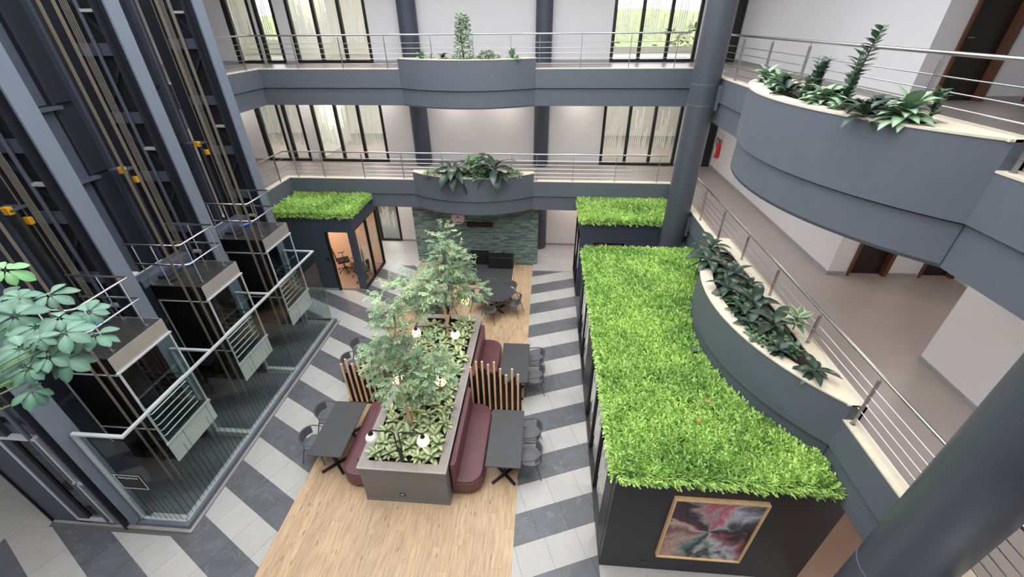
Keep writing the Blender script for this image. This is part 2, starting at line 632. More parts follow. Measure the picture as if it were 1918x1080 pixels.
# ------------------------------------------------------------------ ground floor
fl = box('floor', 'grout', (-15, 12, -3, 23, -0.3, -0.012))
tag(fl, 'striped stone-tile ground floor of the atrium around the wooden strip', 'floor', kind='structure')
WX0, WX1, WY1 = -5.15, -0.37, 15.45
def tiles(slope, y_at, x_ref, period, x0, x1, y0, y1, k0, k1, dark_even, extra=()):
    th = math.atan(slope)
    ux, uy = math.cos(th), math.sin(th)
    wv = period*math.cos(th)
    for k in range(k0, k1):
        ytop = y_at-period*k
        dark = (k % 2 == 0) == dark_even
        # origin on the upper boundary of this stripe
        shift = 0.31 if k % 2 else 0.0
        n0 = int((x0-x_ref-2)/0.64)-3
        n1 = int((x1-x_ref+2)/0.64)+3
        for n in range(n0, n1):
            a = n*0.64+shift
            g = 0.0022
            pts = []
            for (s, t) in ((a+g, -g), (a+0.64-g, -g), (a+0.64-g, -wv+g), (a+g, -wv+g)):
                pts.append((x_ref+ux*s-uy*t*1.0, ytop+uy*s+ux*t))
            for c in ((1, 0, x1), (-1, 0, -x0), (0, 1, y1), (0, -1, -y0)):
                pts = clip(pts, *c)
                if len(pts) < 3: break
            if len(pts) >= 3:
                for c in extra:
                    pts = clip(pts, *c)
                    if len(pts) < 3: break
            if len(pts) < 3 or area(pts) < 0.004: continue
            MB().prism(pts, -0.02, 0.0).build('floor_tile', 'tile_dark' if dark else 'tile_light', fl)
tiles(0.375, 14.51, -0.36, 0.6445, WX1, 1.27, 3.3, 14.98, -2, 18, False)
tiles(-0.51, 11.82, -6.0, 0.659, -6.97, WX0, 3.9, 15.1, -6, 19, True)
tiles(-0.51, 11.82, -6.0, 0.659, -10.6, WX0, 2.3, 3.9, 9, 20, True)
# plain pale tiles at the ends, in the corridor strip behind and to the left
for (x0, x1, y0, y1, nx, ny) in ((-9.4, WX0, 15.1, YB, 4, 2), (WX1, 6.5, 15.0, YB, 6, 2), (-15, -10.6, 2.3, 15.0, 4, 10), (-10.6, -9.95, 3.9, 15.0, 1, 9),
                                 (1.27, 4.8, 2.6, 4.0, 4, 2), (-0.37, 1.27, 2.3, 3.3, 2, 1)):
    for i in range(nx):
        for j in range(ny):
            ax, bx = x0+(x1-x0)*i/nx, x0+(x1-x0)*(i+1)/nx
            ay, by = y0+(y1-y0)*j/ny, y0+(y1-y0)*(j+1)/ny
            box('floor_tile', 'tile_light', (ax+.002, bx-.002, ay+.002, by-.002, -0.02, 0.0), fl)
tiles(-0.51, 11.82, -6.0, 0.659, -9.6, -6.97, 11.05, 13.05, -8, 4, True)
for (x0, x1, y0, y1) in ((-9.4, -6.97, 13.05, 15.1), (1.27, XE+.3, 11.6, 15.0)):
    box('floor_tile', 'tile_dark', (x0, x1, y0, y1, -0.02, -0.002), fl)
bf = box('floor_side_passage', 'brown_floor', (4.8, 12, -3, 15.0, -0.02, 0.0))
tag(bf, 'brown floor of the ground passage under the right balcony', 'floor', kind='structure')
# timber strip, plank by plank
wd = box('floor_timber', 'grout', (WX0, WX1, 2.0, WY1, -0.03, -0.006))
tag(wd, 'light oak plank floor strip down the middle of the atrium', 'floor', kind='structure')
PW = (WX1-WX0)/24
plank_cache = {}
for i in range(24):
    y = 2.0-random.random()*1.3
    while y < WY1:
        L = 1.45
        a, b = max(y, 2.0), min(y+L, WY1)
        if b-a > 0.05 and not (WX0+(i)*PW > -3.5 and WX0+(i+1)*PW < -1.85 and a > 5.05 and b < 10.1):
            key = round(b-a, 3)
            if key not in plank_cache:
                plank_cache[key] = MB().box(0.0012, PW-0.0012, 0.0012, key-0.0012, -0.02, 0.0).mesh('plank', 'plank')
            o = inst('plank', plank_cache[key], wd)
            o.location = (WX0+i*PW, a, 0.0)
        y += L

# ------------------------------------------------------------------ upper floors, fascias, kerbs
def arc_pts(p0, p1, sag, n=22):
    """arc from p0 to p1 bulging to the right of travel p0->p1"""
    p0, p1 = Vector(p0), Vector(p1)
    c = (p1-p0).length
    R = (c*c/4+sag*sag)/(2*sag)
    mid = (p0+p1)/2
    d = (p1-p0)/c
    nrm = Vector((d.y, -d.x))
    ctr = mid-nrm*(R-sag)
    a = math.asin(c/2/R)
    return [tuple(ctr+(nrm*math.cos(t)+d*math.sin(t))*R) for t in [(-a+2*a*i/n) for i in range(n+1)]], tuple(ctr)

BK0, BK1 = -4.87, -0.40       # back planter extent in X
RK0, RK1 = 4.5, 9.95          # right planter extent in Y
def edge_beam(name, lab, segs, K, z_floor):
    o = thing(name, lab, 'balcony edge', (segs[0][0], segs[0][2], K-1.1), kind='structure')
    for (x0, x1, y0, y1, dx, dy) in segs:
        # (dx,dy) points from the edge into the slab
        MB().box(x0, x1, y0, y1, K-0.575, K-0.025).build('fascia', 'paint_grey', o)
        ex, ey = (0.15, 0) if dy else (0, 0.15)
        MB().box(x0+0.05*max(dx, 0)-ex, x1+0.05*min(dx, 0)+ex, y0+0.05*max(dy, 0)-ey, y1+0.05*min(dy, 0)+ey, K-1.12, K-0.60).build('fascia', 'paint_grey', o)
        MB().box(x0-.008, x1+.008, y0-.008, y1+.008, K-0.025, K).build('kerb', 'kerb_cream', o)
    return o

for lv, (F, K, nm) in enumerate(((F1, K1, 'first'), (F2, K2, 'second'))):
    # floor plates
    o = MB().box(-15, XR+5.5, YE+0.2, 23, F-0.3, F).build('floor_%s_back' % nm, 'corridor_floor')
    tag(o, 'grey %s-storey corridor floor along the back wall' % nm, 'floor', kind='structure')
    o = MB().box(XE+0.2, XR+5.5, -3, YE+0.2, F-0.3, F).build('floor_%s_right' % nm, 'corridor_floor')
    tag(o, 'brownish grey %s-storey corridor floor along the right side' % nm, 'floor', kind='structure')
    o = MB().box(-15, XL-0.2, 4.3, YE+0.2, F-0.3, F).build('floor_%s_left' % nm, 'corridor_floor')
    tag(o, 'grey %s-storey landing floor behind the lifts' % nm, 'floor', kind='structure')
    # ceilings beneath these plates
    c = MB().box(-15, XR+5.5, YE+0.2, 23, F-0.9, F-0.86).box(XE+0.22, XR+5.5, -3, YE+0.2, F-0.9, F-0.86).box(-15, XL-0.22, 5.8, YE+0.2, F-0.9, F-0.86).build('ceiling_%s' % nm, 'ceiling_white')
    tag(c, 'white ceiling beneath the %s-storey corridors' % nm, 'ceiling', kind='structure')
    edge_beam('balcony_edge_back', 'slate grey double fascia of the %s-storey balcony along the back' % nm,
              [(XL, BK0, YE, YE+0.2, 0, 1), (BK1, XE, YE, YE+0.2, 0, 1)], K, F)
    edge_beam('balcony_edge_right', 'slate grey double fascia of the %s-storey balcony on the right' % nm,
              [(XE, XE+0.2, -3, RK0, 1, 0), (XE, XE+0.2, RK1, YE, 1, 0)], K, F)
    edge_beam('balcony_edge_left', 'short slate grey fascia of the %s-storey balcony beside the lifts' % nm,
              [(XL-0.2, XL, 11.2, YE+0.2, -1, 0)], K, F)

# top ceilings (storey above, out of view) and roof edge
c = MB().box(-15, XR+5.5, YE, 23, 11.0, 11.3).box(XE, XR+5.5, -3, YE, 11.0, 11.3).box(-15, XL, -3, YE, 11.0, 11.3).box(XL, XE, -6, -0.8, 11.0, 11.3).build('ceiling_top', 'ceiling_white')
tag(c, 'white ceiling above the top corridors around the skylight opening', 'ceiling', kind='structure')

# ------------------------------------------------------------------ walls
wins = [(-11.85, -10.82), (-10.69, -9.93), (-9.48, -6.54), (2.17, 5.14)]
def back_wall():
    m = MB()
    t = 0.18
    for F, top, ws in ((0, 2.8, [wins[2]]), (F1, 6.5, wins), (F2, 11.0, wins)):
        x = -15
        for (a, b) in ws+[(XR+0.2, None)]:
            m.box(x, a, YB, YB+t, F, top)
            if b is None: break
            m.box(a, b, YB, YB+t, F+2.55, top)
            x = b
    o = m.build('wall_back', 'white_wall')
    tag(o, 'white back wall behind the balconies with tall black framed openings', 'wall', kind='structure')
back_wall()
bb = MB()
for F in (0, F1, F2):
    x = -15
    for (a, b) in ([wins[2]] if F == 0 else wins)+[(XR, None)]:
        bb.box(x, a, YB-0.015, YB, F, F+0.09)
        if b is None: break
        x = b
tag(bb.build('baseboard_back', 'skirting'), 'thin grey skirting along the white back wall', 'skirting', kind='structure')

def right_walls():
    m = MB()
    sk = MB()
    for F, top in ((0, 2.8), (F1, 6.5), (F2, 11.0)):
        m.box(XR, XR+0.2, 8.9, YB+0.2, F, top)         # long wall
        m.box(XR, XR+0.2, -3, 6.0, F, top)             # near wall
        m.box(XR+0.2, 6.99, 8.9, 9.1, F, top)          # return with doors
        m.box(7.85, 8.53, 8.9, 9.1, F, top)
        m.box(6.99, 7.85, 8.9, 9.1, F+2.3, top)
        m.box(8.53, 9.3, 8.9, 9.1, F+2.3, top)
        m.box(9.3, 9.5, 5.8, 9.1, F, top)
        m.box(XR+0.2, 9.5, 5.8, 6.0, F, top)
        sk.box(XR-0.015, XR, 8.9, YB, F, F+0.09)
        sk.box(XR-0.015, XR, -3, 6.0, F, F+0.09)
        sk.box(XR-0.015, 6.95, 8.885, 8.9, F, F+0.09)
        sk.box(7.89, 8.49, 8.885, 8.9, F, F+0.09)
    tag(m.build('wall_right', 'white_wall'), 'white wall of the right-hand corridor with a recessed door lobby', 'wall', kind='structure')
    tag(sk.build('baseboard_right', 'skirting'), 'grey skirting along the white right-hand wall', 'skirting', kind='structure')
right_walls()
n = 0
for F, nm in ((F1, 'first'), (F2, 'second')):
    for (a, b, w_) in ((6.99, 7.85, 'beside the wall corner'), (8.53, 9.3, 'further along the lobby wall')):
        n += 1
        d = thing('door_%d' % n, 'dark wooden door with brown frame in the %s-storey lobby, %s' % (nm, w_), 'door', (a, 8.9, F), kind='structure')
        MB().box(a+0.05, b-0.05, 9.0, 9.05, F, F+2.25).build('door_leaf', 'door_dark', d)
        MB().box(a, a+0.05, 8.86, 9.1, F, F+2.3).box(b-0.09, b, 8.86, 9.1, F, F+2.3).box(a, b, 8.86, 9.1, F+2.25, F+2.3).build('door_frame', 'door_frame', d)
        MB().tube([(a+0.14, 8.99, F+1.0), (a+0.14, 8.94, F+1.0), (a+0.26, 8.94, F+1.0)], 0.01, 6).build('handle', 'stainless', d)
# black framed door on each level at the far end of the right corridor, at the back corner
for F, nm in ((F1, 'first'), (F2, 'second')):
    n += 1
    d = thing('door_%d' % n, 'black framed door at the back corner of the %s-storey right corridor' % nm, 'door', (5.6, YB, F), kind='structure')
    MB().box(5.42, 6.45, YB-0.03, YB-0.005, F, F+2.45).build('door_leaf', 'black_frame', d)
    MB().box(5.36, 5.42, YB-0.05, YB, F, F+2.5).box(6.45, 6.51, YB-0.05, YB, F, F+2.5).box(5.36, 6.51, YB-0.05, YB, F+2.45, F+2.5).build('door_frame', 'black_metal', d)
    MB().tube([(5.52, YB-.03, F+1), (5.52, YB-.08, F+1), (5.64, YB-.08, F+1)], .01, 6).build('handle', 'stainless', d)

# rooms behind the back wall
def rooms():
    m = MB()
    for F, top in ((0, 2.8), (F1, 6.5), (F2, 11.0)):
        m.box(-15, -14.8, YB, 22.6, F, top)
        m.box(-6.35, -6.2, YB+.18, 22.6, F, top)
        m.box(1.9, 2.05, YB+.18, 22.6, F, top)
        m.box(XR+0.4, XR+0.6, YB, 22.6, F, top)
        m.box(-9.8, -9.7, YB+.18, 21.0, F, top)
    # outer wall with its openings
    for F, top, ops in ((0, 2.8, []), (F1, 6.5, []), (F2, 11.0, [(-14.2, -10.4), (-8.3, -6.45), (2.2, 6.6)])):
        x = -15
        for (a, b) in ops+[(XR+0.6, None)]:
            m.box(x, a, 22.6, 22.8, F, top)
            if b is None: break
            m.box(a, b, 22.6, 22.8, F, F+0.25 if a > 0 else F+0.6)
            m.box(a, b, 22.6, 22.8, F+2.6, top)
            x = b
    tag(m.build('wall_rooms', 'cream_wall'), 'cream walls of the offices behind the back glazing', 'wall', kind='structure')
    m = MB().box(-15, -14.8, -6, YB, 0, 11)
    tag(m.build('wall_left', 'white_wall'), 'white wall at the far left behind the lifts', 'wall', kind='structure')
    m = MB().box(-15, XR+6, -6, -5.8, 0, 11).box(XR+5.3, XR+5.5, -6, 23, 0, 11)
    tag(m.build('wall_front', 'white_wall'), 'white wall behind the viewer', 'wall', kind='structure')
rooms()
for i, (x, y, F, nm) in enumerate(((-12, 19.6, F1, 'first-storey office by the lifts'), (-8, 19.6, F1, 'first-storey office left of the columns'), (3.6, 19.6, F1, 'first-storey office on the right'),
                     (-12, 19.6, F2, 'second-storey office by the lifts'), (-8, 19.6, F2, 'second-storey office left of the columns'), (3.6, 19.6, F2, 'second-storey office on the right'), (-8, 19.6, 0, 'ground-floor office'))):
    top = 6.48 if F == F1 else (10.98 if F == F2 else 2.76)
    z = top
    t = thing('ceiling_light', 'flat white light panel in the %s' % nm, 'light', (x, y, z-0.05), group='office ceiling panels')
    MB().box(x-1.2, x+1.2, y-0.6, y+0.6, z-0.05, z-0.02).build('frame', 'alu_frame', t)
    MB().box(x-1.15, x+1.15, y-0.55, y+0.55, z-0.06, z-0.05).build('diffuser', 'panel_light', t)

def corridor_fill(x, y, z, lab, grp):  # unseen panel, added to brighten the lower corridors
    t = thing('ceiling_light', lab, 'light', (x, y, z), group=grp)
    MB().box(x-.32, x+.32, y-.32, y+.32, z-.03, z).build('frame', 'alu_frame', t)
    MB().box(x-.29, x+.29, y-.29, y+.29, z-.035, z-.03).build('diffuser', 'corridor_fill_panel', t)
mat('corridor_fill_panel', (255, 250, 244), 0.5, emit=(255, 244, 234), estr=12.0)
for F, z, nm in ((0, F1-.9, 'ground-floor'), (F1, F2-.9, 'first-storey')):
    for k, x in enumerate((-12.5, -9.5, -6.5, -3.6, -1.6, 1.2, 4.0)):
        corridor_fill(x, 16.5, z, 'added square fill panel in the %s back corridor ceiling, %s from the left' % (nm, ORD[k]), '%s back corridor fill panels' % nm)
    for k, y in enumerate((0.5, 3.5, 6.5, 9.5, 12.5)):
        corridor_fill(5.6, y, z, 'added square fill panel in the %s right corridor ceiling, %s from the camera' % (nm, ORD[k]), '%s right corridor fill panels' % nm)
    corridor_fill(8.0, 7.5, z, 'added square fill panel in the %s door lobby ceiling' % nm, '%s lobby fill panel' % nm)

# ------------------------------------------------------------------ back windows
wn = 0
def window(x0, x1, F, npan, lab, h=2.55, door=False):
    global wn
    wn += 1
    y = YB+0.05
    t = thing('window_%d' % wn, lab, 'window', (x0, y, F), kind='structure')
    fw = 0.11
    m = MB().box(x0, x1, y-0.06, y+0.06, F+0.005, F+0.1).box(x0, x1, y-0.06, y+0.06, F+h-0.08, F+h)
    m.build('frame_rail', 'black_frame', t)
    pw = (x1-x0-fw)/npan
    for i in range(npan+1):
        xx = x0+i*pw
        ww = fw*(1.7 if door and i == 0 else 1)
        MB().box(xx, xx+ww, y-0.06, y+0.06, F+0.1, F+h-0.08).build('mullion', 'black_frame', t)
    for i in range(npan):
        a, b = x0+i*pw+fw, x0+(i+1)*pw
        p = MB().box(a, b, y-0.006, y+0.006, F+0.1, F+h-0.08).build('pane', 'glass_clear', t)
        # frosted strips with a stepped skyline
        f = MB()
        nst = max(4, int((b-a-0.1)/0.075))
        for k in range(nst):
            u = k/nst
            if u < 0.12: z1 = 1.05
            elif u < 0.5: z1 = 1.25+0.55*((k*7) % 3)/2.0
            elif u < 0.62: z1 = 1.9
            elif u < 0.75: continue
            else: z1 = 0.95+0.35*(u-0.75)*4
            z0 = 0.62+0.5*max(0, 0.35-abs(u-0.3))
            xx = a+0.05+k*0.075
            f.box(xx, xx+0.032, y-0.010, y-0.007, F+z0+0.04, F+min(z1+0.3, h-0.3))
        f.build('frosted_film', 'film', p)
    if door:
        MB().tube([(x1-0.2, y-.06, F+.9), (x1-0.2, y-.11, F+.9), (x1-0.2, y-.11, F+1.2), (x1-0.2, y-.06, F+1.2)], .012, 6).build('handle', 'stainless', t)
for F, nm in ((F1, 'first-storey'), (F2, 'second-storey')):
    window(*wins[0], F, 1, 'black framed glass door of the %s office next to the lifts' % nm, door=True)
    window(*wins[1], F, 1, 'narrow black framed glass panel beside the %s office door' % nm)
    window(*wins[2], F, 3, 'three-pane black framed %s glazing left of the columns' % nm)
    window(*wins[3], F, 3, 'three-pane black framed %s glazing near the big round column' % nm)
window(*wins[2], 0, 3, 'black framed ground-floor glazing beside the green stone wall', h=2.5)

# ------------------------------------------------------------------ columns
def column(name, x, y, r, z0, z1, m, lab, seams=()):
    t = thing(name, lab, 'column', (x, y, z0), kind='structure')
    MB().lathe([(r, z0), (r, z1)], 40, (x, y, 0)).build('shaft', m, t, smooth=True)
    for z in seams:
        MB().lathe([(r+.004, z), (r+.004, z+0.012)], 40, (x, y, 0)).build('seam_ring', 'paint_steel', t, smooth=True)
    return t
t = column('column', 4.1, 12.5, 0.355, 0, 11.0, 'column_paint', 'tall round slate grey column at the back right corner of the atrium', (6.75, 7.25))
for K in (K1, K2):
    MB().box(4.25, XE, 12.3, 12.7, K-0.77, K-0.17).build('bracket', 'paint_grey', t)
t = column('column', 4.15, 2.64, 0.345, 0, 11.0, 'column_paint', 'big round dark column close by at the bottom right', (3.3,))
for K in (K1, K2):
    MB().box(4.3, XE, 2.45, 2.85, K-0.77, K-0.17).build('bracket', 'paint_grey', t)
for F, top, nm in ((0, 2.8, 'ground-floor'), (F1, 6.5, 'first-storey'), (F2, 11.0, 'second-storey')):
    if F > 0:
        column('column', -5.02, 17.25, 0.33, F, top, 'paint_dark', 'dark round column against the white wall left of the %s planter' % nm)
    column('column', -0.2, 17.25, 0.29 if F else 0.34, F, top, 'paint_dark', 'dark round column right of the %s planter at the back wall' % nm if F else 'dark round column behind the right end of the green stone wall')

# ------------------------------------------------------------------ balcony planters
def offset_path(path, d):
    out = []
    for i, p in enumerate(path):
        a = Vector(path[max(i-1, 0)])
        b = Vector(path[min(i+1, len(path)-1)])
        t = (b-a).normalized()
        nrm = Vector((-t.y, t.x))
        out.append(tuple(Vector(p)+nrm*d))
    return out
def balcony_planter(lab, path, base, K, F):
    """path: outer curve, interior on its left"""
    t = thing('balcony_planter', lab, 'planter', (path[0][0], path[0][1], K-1.12))
    top = K+0.30
    inn = offset_path(path, 0.09)
    MB().strip(path, inn, K-0.575, top-0.025).build('upper_wall', 'paint_grey', t, smooth=True)
    LB = 1.12
    p2, i2 = offset_path(path, 0.05), offset_path(path, 0.11)
    MB().strip(p2, i2, K-LB, K-0.60).build('lower_wall', 'paint_grey', t, smooth=True)
    # soffit and soil
    MB().prism(p2+list(base), K-LB, K-LB+.04).build('soffit', 'paint_grey', t)
    MB().prism(inn+list(base), K-0.2, K+0.22).build('soil', 'soil', t)
    ri = offset_path(path, 0.24)
    MB().strip(offset_path(path, -0.012), ri, top-0.025, top).build('rim', 'kerb_cream', t, smooth=True)
    return t
def rim_back(t, a, b, K, d):
    MB().box(a[0], b[0], a[1], b[1], K+0.272, K+0.2985).build('rim', 'kerb_cream', t)
bpath = arc_pts((BK0, YE), (BK1, YE), 0.73, 28)[0]
for K, F, nm in ((K1, F1, 'first'), (K2, F2, 'second')):
    t = balcony_planter('slate grey bowed planter with cream rim on the %s-storey back balcony' % nm, bpath, [(BK1, YE+0.22), (BK0, YE+0.22)], K, F)
    rim_back(t, (BK0, YE), (BK1, YE+0.22), K, 0)
    MB().box(BK0, BK1, YE+0.12, YE+0.22, F-0.05, K+0.275).build('inner_wall', 'paint_grey', t)
rpath = arc_pts((XE, RK1), (XE, RK0), 1.15, 32)[0]
rp = rpath
for K, F, nm in ((K1, F1, 'first'), (K2, F2, 'second')):
    t = balcony_planter('long slate grey bowed planter with cream rim on the %s-storey right balcony' % nm, rpath, [(XE+0.22, RK0), (XE+0.22, RK1)], K, F)
    rim_back(t, (XE-0.05, RK0), (XE+0.22, RK1), K, 0)
    MB().box(XE+0.12, XE+0.22, RK0, RK1, F-0.05, K+0.275).build('inner_wall', 'paint_grey', t)

for K in (K1, K2):
    t = [o for o in bpy.data.objects if o.name.startswith('balcony_planter') and abs(OFF[o][2]-(K-1.12)) < .01]
    for o in t:
        if abs(OFF[o][0]-BK0) < .01:
            for sg in (0, 1):
                pp = [q for q in bpath if (q[0] < BK0+.8 if sg == 0 else q[0] > BK1-.8)]
                xx = BK0 if sg == 0 else BK1
                xe = pp[-1][0] if sg == 0 else pp[0][0]
                MB().prism(pp+([(xe, YE+.1), (xx, YE+.1)] if sg == 0 else [(xx, YE+.1), (xe, YE+.1)]), K+.27, K+.297).build('rim', 'kerb_cream', o)
        else:
            for sg in (0, 1):
                pp = [q for q in rpath if (q[1] > RK1-.8 if sg == 0 else q[1] < RK0+.8)]
                ye = pp[-1][1] if sg == 0 else pp[0][1]
                MB().prism(pp+([(XE+.1, ye), (XE+.1, RK1)] if sg == 0 else [(XE+.1, RK0), (XE+.1, ye)]), K+.27, K+.297).build('rim', 'kerb_cream', o)
        F = K
        if abs(OFF[o][0]-BK0) < .01:
            for xx in (BK0, BK1-.04):
                MB().box(xx, xx+.04, YE, YE+.22, K-.03, K+.275).build('end_wall', 'paint_grey', o)
        else:
            for yy in (RK0, RK1-.04):
                MB().box(XE, XE+.22, yy, yy+.04, K-.03, K+.275).build('end_wall', 'paint_grey', o)
# ------------------------------------------------------------------ railings
def railing(lab, pts, K, posts, lift=None):
    """pts: plan polyline; posts: list of (x,y,base_z)"""
    t = thing('railing', lab, 'railing', (pts[0][0], pts[0][1], K))
    hz = K+0.94
    MB().tube([(p[0], p[1], hz) for p in pts], 0.024, 10).build('handrail', 'stainless', t, smooth=True)
    for k in range(5):
        z = K+0.13+k*0.145
        MB().tube([(p[0], p[1], z) for p in pts], 0.0075, 6).build('rod', 'stainless', t, smooth=True)
    for (x, y, bz, ax) in posts:
        m = MB()
        w_, d_ = (0.05, 0.014)
        if ax == 'x': m.box(x-d_/2, x+d_/2, y-w_/2, y+w_/2, bz+0.008, hz-0.07)
        else: m.box(x-w_/2, x+w_/2, y-d_/2, y+d_/2, bz+0.008, hz-0.07)
        p = m.build('post', 'brushed', t)
        MB().tube([(x, y, hz-0.09), (x, y, hz-0.02)], 0.007, 6).build('saddle', 'stainless', p)
        MB().lathe([(0.035, bz), (0.035, bz+0.01)], 12, (x, y, 0)).build('base_plate', 'stainless', p)
    return t
for K, nm in ((K1, 'first'), (K2, 'second')):
    y = YE+0.09
    ps = []
    for x in (-9.35, -8.3, -6.75, -5.25, -3.75, -2.4, -1.2, -0.3, 1.0, 2.5, 4.0 if K == K1 else 3.9):
        ps.append((x, y, K+0.30 if BK0 < x < BK1 else K, 'x'))
    xl = XL-0.06
    ps += [(xl, 14.5, K, 'y'), (xl, 13.2, K, 'y')]
    railing('stainless steel railing along the %s-storey back balcony' % nm, [(xl, 11.4), (xl, y), (4.25, y)], K, ps)
    x = XE+0.07
    ps = []
    for k in range(-2, 6):
        yy = 4.42+1.47*k
        ps.append((x, yy, K+0.30 if RK0 < yy < RK1 else K, 'y'))
    railing('stainless steel railing along the %s-storey right balcony' % nm, [(x, 12.75), (x, -1.0)], K, ps)

# ------------------------------------------------------------------ glazed meeting pods with green roofs
def grass_mat(lab, poly, z, dens, fringe, rng, h=0.085):
    """dense fern-like tufts over a roof polygon; fringe: edges (p,q) where tufts hang over"""
    xs = [p[0] for p in poly]
    ys = [p[1] for p in poly]
    m = MB()
    def inside(x, y):
        c = False
        for i in range(len(poly)):
            (x0, y0), (x1, y1) = poly[i], poly[(i+1) % len(poly)]
            if (y0 > y) != (y1 > y) and x < (x1-x0)*(y-y0)/(y1-y0)+x0: c = not c
        return c
    def sprig(x, y, z, az, tilt, L, tone):
        d = Vector((math.cos(az)*math.sin(tilt), math.sin(az)*math.sin(tilt), math.cos(tilt)))
        s = Vector((-math.sin(az), math.cos(az), 0))
        u = d.cross(s)
        p = Vector((x, y, z))
        for k, a in enumerate((-0.75, -0.3, 0.15, 0.6)):
            dd = (d*math.cos(a)+s*math.sin(a)+u*rng.uniform(-.25, .25)).normalized()
            b = p+d*L*0.22*k
            wv = (dd.cross(u)).normalized()*L*0.085
            tip = b+dd*L*(0.8-0.1*k)
            mid = b+dd*L*0.34
            n_ = len(m.v)
            m.v += [tuple(b), tuple(mid+wv), tuple(tip), tuple(mid-wv)]
            m.f.append((n_, n_+1, n_+2, n_+3))
            m.attr.append(min(1, max(0, tone+rng.uniform(-.4, .4))))
    A = area(poly)
    from mathutils import noise
    cnt = int(A*dens)
    k = 0
    while k < cnt:
        x, y = rng.uniform(min(xs), max(xs)), rng.uniform(min(ys), max(ys))
        if not inside(x, y): continue
        k += 1
        tone = 0.5+0.42*noise.noise(Vector((x*1.1, y*1.1, 0)))+0.2*noise.noise(Vector((x*5, y*5, 3)))
        sprig(x, y, z+rng.uniform(-0.01, 0.03), rng.uniform(0, 2*PI), rng.uniform(0.1, 1.15), h*rng.uniform(0.9, 1.7), tone)
    for (p, q) in fringe:
        L = math.hypot(q[0]-p[0], q[1]-p[1])
        out = Vector((q[1]-p[1], -(q[0]-p[0]), 0)).normalized()
        az = math.atan2(out.y, out.x)
        for k in range(int(L*130)):
            u = rng.random()
            x, y = p[0]+(q[0]-p[0])*u, p[1]+(q[1]-p[1])*u
            sprig(x, y, z+rng.uniform(-0.07, 0.02), az+rng.uniform(-.7, .7), rng.uniform(1.1, 2.1), h*rng.uniform(0.9, 1.5), rng.uniform(.3, .8))
    t = thing('green_roof', lab, 'grass mat', (sum(xs)/len(xs), sum(ys)/len(ys), z))
    MB().prism(poly, z-0.06, z).build('backing', 'grass_base', t)
    o = m.build('grass_blades', 'grass', t)
    o['kind'] = 'stuff'
    return t
mat('grass_base', (58, 92, 40), 0.9, var=0.3, scale=20)

def pod_glazing(t, x, y0, y1, h, npan, name='pane', fr=0.06):
    """frame and panes in a plane x=const"""
    d = 0.05
    MB().box(x-d, x+d, y0, y1, 0.0, 0.06).build('frame_rail', 'black_frame', t)
    MB().box(x-d, x+d, y0, y1, h-0.06, h).build('frame_rail', 'black_frame', t)
    pw = (y1-y0-fr)/npan
    for i in range(npan+1):
        MB().box(x-d, x+d, y0+i*pw, y0+i*pw+fr, 0.06, h-0.06).build('mullion', 'black_frame', t)
    for i in range(npan):
        a, b = y0+i*pw+fr, y0+(i+1)*pw
        p = MB().box(x-0.006, x+0.006, a, b, 0.06, h-0.06).build(name, 'glass_clear', t)
        f = MB()
        for k in range(int((b-a)/0.085)-1):
            if (k*5) % 7 == 3: continue
            yy = a+0.06+k*0.085
            f.box(x-0.011, x-0.007, yy, yy+0.03, 0.75+0.12*((k*3) % 4), 1.55+0.25*((k*5) % 3))
        f.build('frosted_film', 'film', p)

rngG = random.Random(3)
# left pod
X0, X1, Y0, Y1, H = -9.6, -6.65, 13.03, 15.0, 3.06
t = thing('meeting_pod', 'dark blue meeting pod with open doorway under the back left balcony', 'meeting pod', (X0, Y0, 0))
MB().box(X0, -7.70, Y0, Y0+0.12, 0, H).box(-6.88, X1, Y0, Y0+0.12, 0, H).box(-7.70, -6.88, Y0, Y0+0.12, 2.44, H).build('front_wall', 'paint_dark', t)
MB().box(X1-0.12, X1, Y0+0.12, Y1+0.2, 2.5, H).build('side_beam', 'paint_dark', t)
MB().box(X0, X1-0.12, Y0+0.12, Y1+0.02, H-0.14, H-0.02).build('roof_deck', 'paint_dark', t)
MB().box(X0-0.1, X0, Y0, YE+2.2, 0, 2.6).build('partition', 'white_wall', t)
MB().box(X0+.02, X1-.13, Y1+0.3, Y1+0.4, 0, 2.6).build('rear_wall', 'peach_wall', t)
MB().box(X0, X1, Y0+.12, Y1+0.3, 0.0, 0.012).build('pod_floor', 'brown_floor', t)
MB().box(X0, -7.70, Y0-0.015, Y0, 0, 0.09).box(-6.88, X1, Y0-.015, Y0, 0, .09).build('skirting', 'skirting', t)
pod_glazing(t, X1-0.06, Y0+0.12, Y1+0.3, 2.5, 2)
MB().box(-7.71, -7.63, Y0-0.02, Y0+0.06, 0.01, 2.43).build('door_jamb', 'black_metal', t)
MB().box(-7.9, -7.79, Y0-0.012, Y0, 1.3, 1.42).build('light_switch', 'socket_dark', t)
lamp = thing('wall_light', 'warm glowing lamp on the rear wall of the left meeting pod', 'light', (-9.1, Y1+0.22, 1.5))
MB().box(-9.3, -8.9, Y1+0.24, Y1+0.3, 1.2, 1.9).build('housing', 'black_metal', lamp)
MB().box(-9.26, -8.94, Y1+0.23, Y1+0.245, 1.24, 1.86).build('diffuser', 'warm_light', lamp)
l = thing('ceiling_light', 'unseen fill light panel added inside the left meeting pod', 'light', (-9.0, 14.1, 2.85))  # added to brighten the pod interior, placed out of view
MB().box(-9.5, -8.5, 13.6, 14.6, 2.86, 2.9).build('frame', 'alu_frame', l)
MB().box(-9.45, -8.55, 13.65, 14.55, 2.85, 2.86).build('diffuser', 'pod_fill_panel', l)
